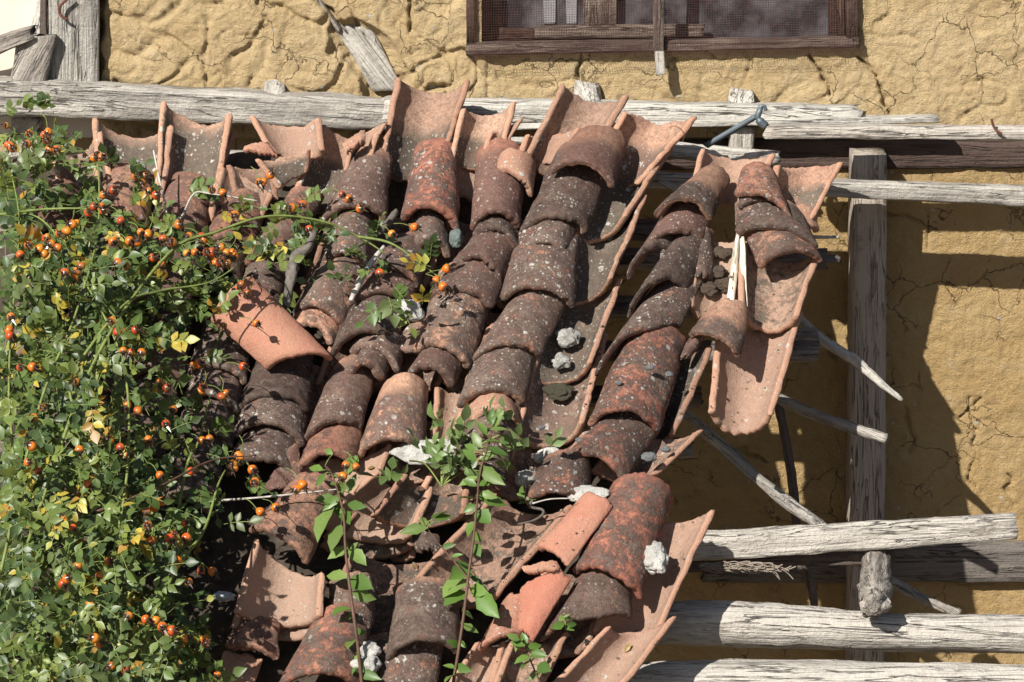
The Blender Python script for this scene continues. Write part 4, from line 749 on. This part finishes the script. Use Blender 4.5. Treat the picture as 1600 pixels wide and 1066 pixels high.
def compound(mbl, mbs, pos, direction, n, L, yel=.05, size=1., pal=GREENS, spread=.75):
    """rose leaf: a curved rachis with n pairs of leaflets and an end leaflet"""
    d = direction.normalized(); nr = (TOWARD+rvec()*.75).normalized(); s = d.cross(nr).normalized(); nr = s.cross(d)
    pts = [pos+d*(L*k/4)-Vector((0, 0, 1))*(L*.12*(k/4)**2) for k in range(5)]
    V, F = tube(pts, [.0009]*5, 4, cap=False); mbs.add(V, F)
    base_t = random.choice(pal); yl = random.random() < yel
    for k in range(n+1):
        ends = [0] if k == n else [-1, 1]; p = pts[min(4, 1+int(3*k/max(n, 1)))] if k < n else pts[4]
        for e in ends:
            t = random.choice(YEL) if (yl or random.random() < yel*.4) else base_t; j = random.uniform(.75, 1.3); t = (t[0]*j, t[1]*j, t[2]*j, 1)
            dd = (d*(1 if e == 0 else spread*.6)+s*e+rvec()*.22).normalized(); l = random.uniform(.018, .030)*size*(1.15 if e == 0 else 1)
            V, F = leaf_geo(p, dd, (nr+rvec()*.45).normalized(), l, l*random.uniform(.55, .72), random.uniform(.1, .5), random.uniform(0, .3)); mbl.add(V, F, t)
def finish_leaves(name, mb, parent, base): 
    o = mk(name, [v-base for v in mb.V], mb.F, LEAF, parent, True, {'tint': mb.A}); return o
# rose bush: how thickly it stands, per 50 pixel cell (columns from the left edge, rows from y=150)
DEN = ["42000000000000", "65310000000000", "66421100000000", "65544222220000", "87765545553200", "99987643213222", "99998851100122", "99997420000000", "99974210000000", "99964300000000",
       "99985410000000", "99985432000000", "99987532000000", "99998620000000", "99998500000000", "99998600000000", "99998720000000", "99999830000000", "99999850000000"]
rb = empty('rose_bush', RF(150, 1060, .05), 'big wild rose bush full of orange hips covering the left half of the roof', 'rose bush'); rb0 = rb.location.copy()
ml, ms = MB(), MB()
for r, row in enumerate(DEN):
    for c_, ch in enumerate(row):
        k = int(ch); n = int(round((k/9)**1.7*17+(.4 if 0 < k < 4 else 0)+random.random()*.5)) if k else 0
        for _ in range(n):
            px = c_*50+random.uniform(0, 50); py = 150+r*50+random.uniform(0, 50)
            hmax = .10+.30*min(1, k/9)*(.55+.45*min(1, r/5)); hmax = min(hmax, .10) if (px > 215 and py < 520) or px > 270 or py < 330 else hmax; h = random.uniform(.07, .12+hmax)
            if k >= 8 and random.random() < .3: h = random.uniform(.02, .2)
            a = random.uniform(0, 6.283); dr = Vector((math.cos(a), -.35*abs(math.sin(a))-.1, math.sin(a)*.8+.1))
            compound(ml, ms, RF(px, py, h), dr, random.choice((2, 2, 3)), random.uniform(.035, .06), .055 if px > 60 else .03, random.uniform(.85, 1.15))
foliage = finish_leaves('foliage', ml, rb, rb0)
# sky-side sprigs that throw their shade over the middle of the roof stand in the crown too
canes = [[(-30, 1080, .05), (60, 800, .35), (150, 560, .42), (262, 398, .36), (340, 362, .33), (420, 338, .30), (500, 345, .26), (560, 370, .22), (600, 395, .2)],
 [(180, 1090, .05), (270, 900, .30), (318, 830, .28), (340, 760, .24), (352, 735, .2)], [(60, 1090, .05), (20, 700, .38), (15, 560, .40), (30, 360, .30), (20, 280, .25)],
 [(120, 1090, .05), (170, 900, .36), (200, 720, .40), (190, 560, .38), (120, 420, .32), (60, 340, .28), (-20, 335, .25)], [(240, 1080, .05), (285, 760, .20), (310, 690, .16), (328, 620, .13)],
 [(100, 600, .4), (190, 480, .42), (250, 455, .38), (330, 440, .34), (390, 400, .3)], [(560, 370, .22), (610, 380, .22), (655, 410, .2), (688, 435, .18)], [(0, 900, .3), (60, 640, .4), (115, 500, .4), (150, 380, .33), (155, 290, .28), (150, 240, .24)],
 [(-30, 340, .3), (60, 328, .28), (130, 326, .28), (180, 330, .24)], [(150, 800, .4), (250, 760, .38), (330, 720, .3), (400, 712, .26)], [(110, 560, .42), (110, 620, .4), (140, 690, .38), (200, 800, .35)]]
for i, c_ in enumerate(canes):
    sp_ = smooth_path([RF(*q) for q in c_], 8); r0 = .0045 if i in (0, 1, 4) else .0036; V, F = tube([v-rb0 for v in sp_], [r0*(1-.65*j/len(sp_)) for j in range(len(sp_))], 8, .15, i)
    mk('cane', V, F, STEM if i != 9 else RED_STEM, rb)
o = mk('leaf_stalks', [v-rb0 for v in ms.V], ms.F, STEM, rb); o['kind'] = 'stuff'
# hips, read off the photograph, each a small fruit with a dark withered calyx
H = []
def zz(ox, oy, s, L): H.extend([(ox+x*s, oy+y*s) for x, y in L])
zz(0, 100, .2815, [(45,350),(165,385),(225,400),(262,352),(265,430),(290,455),(320,470),(168,445),(65,430),(70,470),(28,440),(505,530),(542,522),(745,630),(792,625),(788,662),(612,705),(560,740),(497,800),(540,785),(485,840),(560,820),(440,865),(385,897),(433,895),(835,695),(855,735),(270,945),(235,950),(323,945),(305,990),(237,1000),(345,1005),(160,1010),(103,1037),(275,1050),(660,850),(770,920),(830,915),(700,970),(908,950),(975,900),(770,1010),(615,970),(970,1000),(1065,955),(1100,945),(1150,965),(1180,705),(1225,695),(1020,1040),(1065,1035),(1150,1050),(1185,1050),(1250,1020),(1275,1030),(1310,1055),(1440,645),(1480,635),(1310,830)])
zz(380, 100, .2815, [(90,648),(140,635),(535,715),(568,738),(335,772),(635,810),(368,905),(290,800),(812,930),(925,900)])
zz(300, 350, .2815, [(285,315),(262,360),(320,365),(340,543),(265,785),(165,930),(205,140),(240,165),(165,215),(205,210),(85,160),(125,190),(1045,250),(1385,255),(1372,290),(1375,330),(55,905),(15,780)])
zz(0, 400, .375, [(510,20),(543,45),(350,30),(340,52),(275,60),(315,80),(620,15),(670,20),(45,245),(25,290),(25,320),(115,460),(80,470),(478,267),(485,295),(525,308),(548,312),(513,380),(557,392),(597,392),(488,458),(670,518),(683,550),(810,452),(326,525),(365,578),(180,635),(155,660),(450,630),(540,605),(590,630),(727,628),(690,693),(610,750),(630,785),(470,770),(500,780),(330,790),(155,802),(105,865),(145,880),(655,900),(780,905),(870,748),(830,762),(350,935),(375,955),(535,835),(620,1050),(1000,815),(985,870),(1040,880),(925,565),(845,545),(920,30)])
zz(0, 760, .2871, [(367,167),(382,208),(440,412),(572,410),(550,460),(510,620),(350,515),(330,510),(810,120),(858,97),(985,205),(1020,252),(812,215),(825,270),(905,265),(945,265),(978,380),(978,425),(1090,465),(1132,447),(1025,515),(718,695),(770,715),(875,715),(878,750),(905,785),(955,765),(985,828),(1090,820),(1118,850),(670,980),(632,972),(545,835),(515,865),(1180,1005)])
zz(340, 600, .2815, [(130,380),(105,450),(185,465),(215,540),(452,535),(452,575),(720,435),(757,440),(710,490),(310,675),(215,690)])
def hip_geo():
    V = []; F = []; A = []; n = 10; prof = [(0, 0.02), (.12, .45), (.3, .82), (.5, 1.), (.7, .93), (.86, .62), (.93, .34), (1.0, .26)]
    for t, r in prof:
        for j in range(n): th = 6.283*j/n; V.append(Vector((math.cos(th)*r*.5, math.sin(th)*r*.5, t*1.12))); A.append(((0 if t < .86 else 1), max(0, math.cos(th))*.9*(1-abs(t-.5)), 0, 1))
    for i in range(len(prof)-1):
        for j in range(n): F.append((i*n+j, i*n+(j+1) % n, (i+1)*n+(j+1) % n, (i+1)*n+j))
    F.append(tuple((len(prof)-1)*n+j for j in range(n)))
    for j in range(6):
        th = 6.283*j/6; b = len(V); d = Vector((math.cos(th), math.sin(th), 0)); s = Vector((-d.y, d.x, 0))
        V += [Vector((0, 0, 1.06))+d*.12-s*.13, Vector((0, 0, 1.06))+d*.12+s*.13, Vector((0, 0, 1.42+.2*(j % 2)))+d*(.30+.25*(j % 3))+s*.1]; F.append((b, b+1, b+2)); A += [(1, 0, 0, 1)]*3
    return V, F, A
hV, hF, hA = hip_geo(); hip0 = None; rest = MB(); mst = MB(); HC = [(.60, .085, .012), (.62, .15, .018), (.66, .24, .035), (.56, .04, .012), (.42, .018, .014), (.58, .07, .012), (.5, .025, .012), (.30, .015, .012)]
for i, (x, y) in enumerate(H):
    k = DEN[max(0, min(18, int((y-150)//50)))][max(0, min(13, int(x//50)))]; h = .16+.026*int(k)*(.6+.4*min(1, (y-150)/250)) if int(k) else .2
    h = (min(h, .27) if (x > 215 and y < 520) or x > 270 else h)+random.uniform(.05, .10)*(1 if k in '56789' else .4); p = RF(x, y, h); sz = random.uniform(.0165, .0225); q = (Vector((random.uniform(-.8, 1), random.uniform(-1.2, -.2), random.uniform(-.9, .5)))).to_track_quat('Z', 'Y')
    st = smooth_path([p+q@Vector((0, 0, 0)), p-q@Vector((0, 0, .02))+Vector((0, .01, 0)), p-q@Vector((.012, 0, .035))+Vector((0, .03, -.005))], 3)
    V, F = tube(st, [.0009]*len(st), 5, cap=False); mst.add(V, F)
    cc = random.choice(HC[:3]) if y < 400 and random.random() < .25 else random.choice(HC)
    if i % 2 == 0 or i > 150:
        if sum(1 for c in rb.children if c.name.startswith('hip')) < 100:
            if hip0 is None:
                hip0 = mk('hip', hV, hF, HIP, None, True, {'k': hA}); o = hip0
            else: o = hip0.copy(); COL.objects.link(o)
            o.parent = rb; o.location = p-rb0; o.rotation_mode = 'QUATERNION'; o.rotation_quaternion = q; o.scale = (sz*.98, sz*.98, sz); o.color = (*cc, 1); continue
    rest.add([p+q@(v*sz) for v in hV], hF, hA)
o = mk('hips', [v-rb0 for v in rest.V], rest.F, HIP, rb, True, {'k': rest.A}); o['kind'] = 'stuff'; o.color = (.63, .13, .013, 1)
mk('hip_stalks', [v-rb0 for v in mst.V], mst.F, STEM, rb)['kind'] = 'stuff'
# seedlings in front of the tiles
def sapling(label, stem, h, leaves, size, r=.0035, mat=RED_STEM, cat='sapling', nm='sapling', pal=None):
    base = RF(*stem[0], h[0]); e = empty(nm, base, label, cat); pts = smooth_path([RF(x, y, hh) for (x, y), hh in zip(stem, h)], 8); n = len(pts)
    V, F = tube([p-base for p in pts], [r*(1-.6*i/n) for i in range(n)], 8, .12, 3); mk('stem', V, F, mat, e)
    lb, sb = MB(), MB(); pal = pal or [(.085, .17, .03), (.11, .20, .04), (.07, .14, .03), (.15, .23, .06)]
    for (bx, by, tx, ty, s) in leaves:
        hh = h[0]+(h[-1]-h[0])*min(1, max(0, (stem[0][1]-by)/max(1, stem[0][1]-stem[-1][1])))
        # petiole from the nearest stem point
        a = RF(bx, by, hh+random.uniform(-.01, .02)); b = RF(tx, ty, hh+random.uniform(-.01, .04)); near = min(pts, key=lambda q: (q-a).length)
        V, F = tube([v-base for v in smooth_path([near, (near+a)/2+Vector((0, -.004, .004)), a], 3)], [.0011]*7, 5, cap=False); sb.add(V, F)
        t = random.choice(pal); j = random.uniform(.8, 1.25); L = (b-a).length*.88
        V, F = leaf_geo(a, b-a, (TOWARD+rvec()*.5).normalized(), L, L*s, random.uniform(.15, .55), random.uniform(.05, .3), 7, .07); lb.add([v-base for v in V], F, (t[0]*j, t[1]*j, t[2]*j, 1))
    mk('leaves', lb.V, lb.F, LEAF, e, True, {'tint': lb.A}); mk('leaf_stalks', sb.V, sb.F, STEM, e)['kind'] = 'stuff'
sapling('tall sapling with a dark stem in front of the nested orange pans', [(566, 1075), (558, 1000), (548, 930), (540, 860), (536, 800), (520, 745), (508, 728)], [.06, .12, .16, .18, .19, .19, .19],
 [(530,790,500,812,.5),(528,782,486,778,.5),(534,772,500,800,.35),(522,792,482,840,.5),(543,788,572,792,.4),(545,770,555,735,.5),(530,775,540,740,.35),(505,735,478,728,.4),(508,740,492,762,.4),(515,745,538,742,.35),(533,820,512,862,.45),(540,812,520,780,.4),(544,855,508,872,.45),(545,858,575,882,.55),(548,862,560,845,.5),(543,902,500,893,.45),(546,905,584,918,.6),(550,925,592,940,.5),(550,952,512,960,.55),(552,955,545,968,.4),(556,990,575,985,.7),(560,1050,598,1062,.4),(553,1000,540,1010,.4),(558,1030,548,1055,.4),(556,1022,566,1050,.4),(540,742,560,700,.5),(547,742,552,702,.5),(520,710,505,700,.6),(536,800,545,815,.5),(527,758,512,752,.5)], .5, .0042)
sapling('second sapling with broad toothed leaves in front of the large brown pan', [(706, 1080), (722, 980), (732, 900), (740, 840), (745, 790), (750, 740), (765, 690), (772, 660)], [.05, .12, .15, .17, .18, .19, .2, .2],
 [(745,720,720,700,.5),(748,722,780,700,.5),(752,700,735,670,.5),(757,690,790,690,.45),(760,680,745,655,.5),(765,672,800,668,.45),(770,665,768,632,.5),(768,668,785,640,.5),(745,760,720,745,.5),(748,760,778,745,.6),(746,775,800,790,.4),(744,790,722,800,.7),(743,800,770,820,.8),(742,815,725,840,.7),(741,830,752,850,.75),(740,850,750,870,.6),(735,885,700,905,.6),(733,900,760,915,.4),(728,925,688,945,.7),(730,905,685,925,.8),(735,920,758,925,.6),(745,925,782,970,.5),(722,955,745,965,.6),(720,975,752,990,.5),(748,740,795,745,.35),(750,730,790,760,.4),(748,705,720,690,.4),(760,700,800,712,.4),(718,1000,730,1015,.5),(716,1010,700,1000,.5),(712,1040,735,1050,.5),(712,1045,690,1035,.5),(710,1055,690,1065,.5),(746,745,712,760,.4),(743,780,712,775,.4),(750,770,780,778,.5)], .5, .0036)
sapling('thin side shoot reaching up left from the second sapling', [(732, 904), (705, 872), (684, 848), (665, 822), (655, 802)], [.15, .15, .16, .17, .17],
 [(668,825,618,832,.42),(672,820,650,808,.45),(675,812,700,792,.6),(680,815,710,800,.5),(690,855,715,850,.4),(705,870,725,865,.35)], .5, .0018, cat='sapling')
sapling('small bright weed at the foot of the last mottled cover', [(850, 1080), (830, 1035), (820, 1010), (812, 1000)], [.06, .1, .12, .13],
 [(820,1010,795,1000,.6),(822,1008,815,985,.6),(825,1015,850,1000,.55),(828,1020,858,1025,.5),(835,1030,808,1042,.5),(832,1025,800,1030,.6),(840,1040,862,1048,.6),(845,1050,822,1062,.6),(818,1000,800,1015,.6),(812,1000,790,990,.5)], .5, .0022)
sapling('tiny weed sprig on the curved rim below the fresh red piece', [(885, 985), (882, 972), (880, 965)], [.10, .12, .13],
 [(882,975,858,982,.5),(882,970,870,960,.5),(882,968,898,965,.5),(884,976,905,975,.45),(880,966,892,958,.4),(884,980,898,985,.4)], .5, .0015, STEM, 'weed', 'weed')
sapling('little weed growing from the moss above the curled twig', [(825, 790), (818, 775), (815, 765)], [.05, .07, .08],
 [(820,778,805,770,.6),(820,776,832,765,.6),(818,770,812,758,.6),(822,780,838,778,.5),(822,784,808,786,.5)], .5, .0012, STEM, 'weed', 'weed')
# leafy weed clump
wc = empty('weed_clump', RF(690, 760, .08), 'leafy pale green weed clump growing out of the tiles in front of the white slab', 'weed'); w0 = wc.location.copy(); ml2, ms2 = MB(), MB()
WP = [(.12, .19, .06), (.14, .21, .08), (.10, .16, .05), (.17, .24, .10)]
random.seed(21)
for _ in range(17):
    x = random.gauss(705, 48); y = random.gauss(708, 24)
    if y > 760 or x < 600 or x > 835: continue
    a = random.uniform(0, 6.283); compound(ml2, ms2, RF(x, y, random.uniform(.08, .13)), Vector((math.cos(a), -.3, abs(math.sin(a))*.9)), 2, .045, .01, 1.2, WP, 1.1)
for x, y in ((690, 660), (725, 665), (655, 690), (760, 650), (775, 665), (820, 690), (700, 680), (610, 740), (630, 735), (860, 690)):
    compound(ml2, ms2, RF(x, y+10, .15), Vector((random.uniform(-.5, .5), -.2, .8)), 1, .03, 0, 1.3, WP, 1.2)
for x, y in ((690, 690), (640, 720), (740, 700), (780, 680), (700, 740), (720, 720), (820, 700)):
    V, F = tube(smooth_path([w0, (w0+RF(x, y, .1))/2+Vector((0, 0, .02)), RF(x, y, .13)], 5), [.002]*11, 6, cap=False); ms2.add(V, F)
finish_leaves('leaves', ml2, wc, w0); mk('stems', [v-w0 for v in ms2.V], ms2.F, STEM, wc)['kind'] = 'stuff'
# rose sprigs over the tiles are twigs of the bush reaching right; dark earth sheet added under the tiles
random.seed(5)
def bed():
    nx, ny = 90, 70; V = []; F = []
    for j in range(ny+1):
        for i in range(nx+1):
            y = 240+j*(1180-240)/ny; xr = np.interp(y, [240, 600, 680, 760, 900, 1180], [900, 860, 900, 1000, 1010, 930]); x = -260+(xr+260)*i/nx; p = RF(x, y, -.06); V.append(p+NRM*(.03*mn.noise(p*9)+.012*mn.noise(p*30)))
    for j in range(ny):
        for i in range(nx): a = j*(nx+1)+i; F.append((a, a+nx+1, a+nx+2, a+1))
    return V, F
V, F = bed(); o = mk('earth_shade_sheet', V, F, simple('gap_shade_earth', (.055, .042, .032), .95, 40, .5, 1)); recentre(o); tag(o, 'added dark earth sheet, blocking light in the gaps between the tile columns', 'earth sheet', kind='stuff')  # added to block light; the dark of the gaps is put into its colour

# crumbs of clay, mortar and dirt that have settled on the tiles
random.seed(31); bpy.context.view_layer.update(); dg = bpy.context.evaluated_depsgraph_get()
import bmesh
_b = bmesh.new(); bmesh.ops.create_icosphere(_b, subdivisions=1, radius=1); iv = [v.co.copy() for v in _b.verts]; jf = [[v.index for v in f.verts] for f in _b.faces]; _b.free()
cm = MB(); lf = MB()
def drop(px, py):
    p = RF(px, py, .35); hit, loc, n, idx, ob, _ = SC.ray_cast(dg, p, (-NRM*.75+Vector((0, 0, -.6))).normalized(), distance=.6)
    if hit and (ob.name.startswith('cover') or ob.name.startswith('tile_f')) and random.random() < .88: return (None, None)
    return (loc, n) if hit and ('tile' in ob.name or 'earth' in ob.name) and n.dot(Vector((0, 0, 1))) > .45 else (None, None)
hot = [(868, 600, 40, 60), (1125, 430, 25, 50), (800, 745, 45, 30), (690, 760, 60, 40), (900, 700, 60, 25), (360, 890, 25, 40), (950, 420, 20, 60), (580, 800, 60, 40)]
for i_ in range(1500):
    if random.random() < .6: hx = random.choice(hot); px, py = random.gauss(hx[0], hx[2]), random.gauss(hx[1], hx[3])
    else: px, py = random.uniform(330, 1250), random.uniform(240, 1060)
    loc, n = drop(px, py)
    if loc is None: continue
    r = random.choice((.0012, .0018, .0025, .004)); r *= random.uniform(.7, 1.3); q = Vector((random.random(), random.random(), random.random()))*6
    cm.add([loc+n*r*.4+Vector((v.x*r, v.y*r*random.uniform(.7, 1.2), v.z*r*.7)) for v in iv], jf)
o = mk('crumbs', cm.V, cm.F, simple('crumb_dirt', (.20, .145, .105), .95, 90, .7, .8), None, False); recentre(o); tag(o, 'crumbs of clay and dirt scattered over the tiles', 'debris', kind='stuff')
for i_ in range(26):
    loc, n = drop(random.uniform(360, 1000), random.uniform(520, 1040))
    if loc is None: continue
    dd = rvec(); dd = (dd-n*dd.dot(n)).normalized(); L = random.uniform(.014, .024)
    V, F = leaf_geo(loc+n*.003, dd, n, L, L*.5, .5, -.3); t = random.choice([(.22, .13, .05), (.30, .20, .06), (.14, .08, .04)]); lf.add(V, F, (*t, 1))
o = mk('fallen_leaves', lf.V, lf.F, LEAF, None, True, {'tint': lf.A}); recentre(o); tag(o, 'few dry brown leaflets fallen on the tiles', 'dry leaves', kind='stuff')
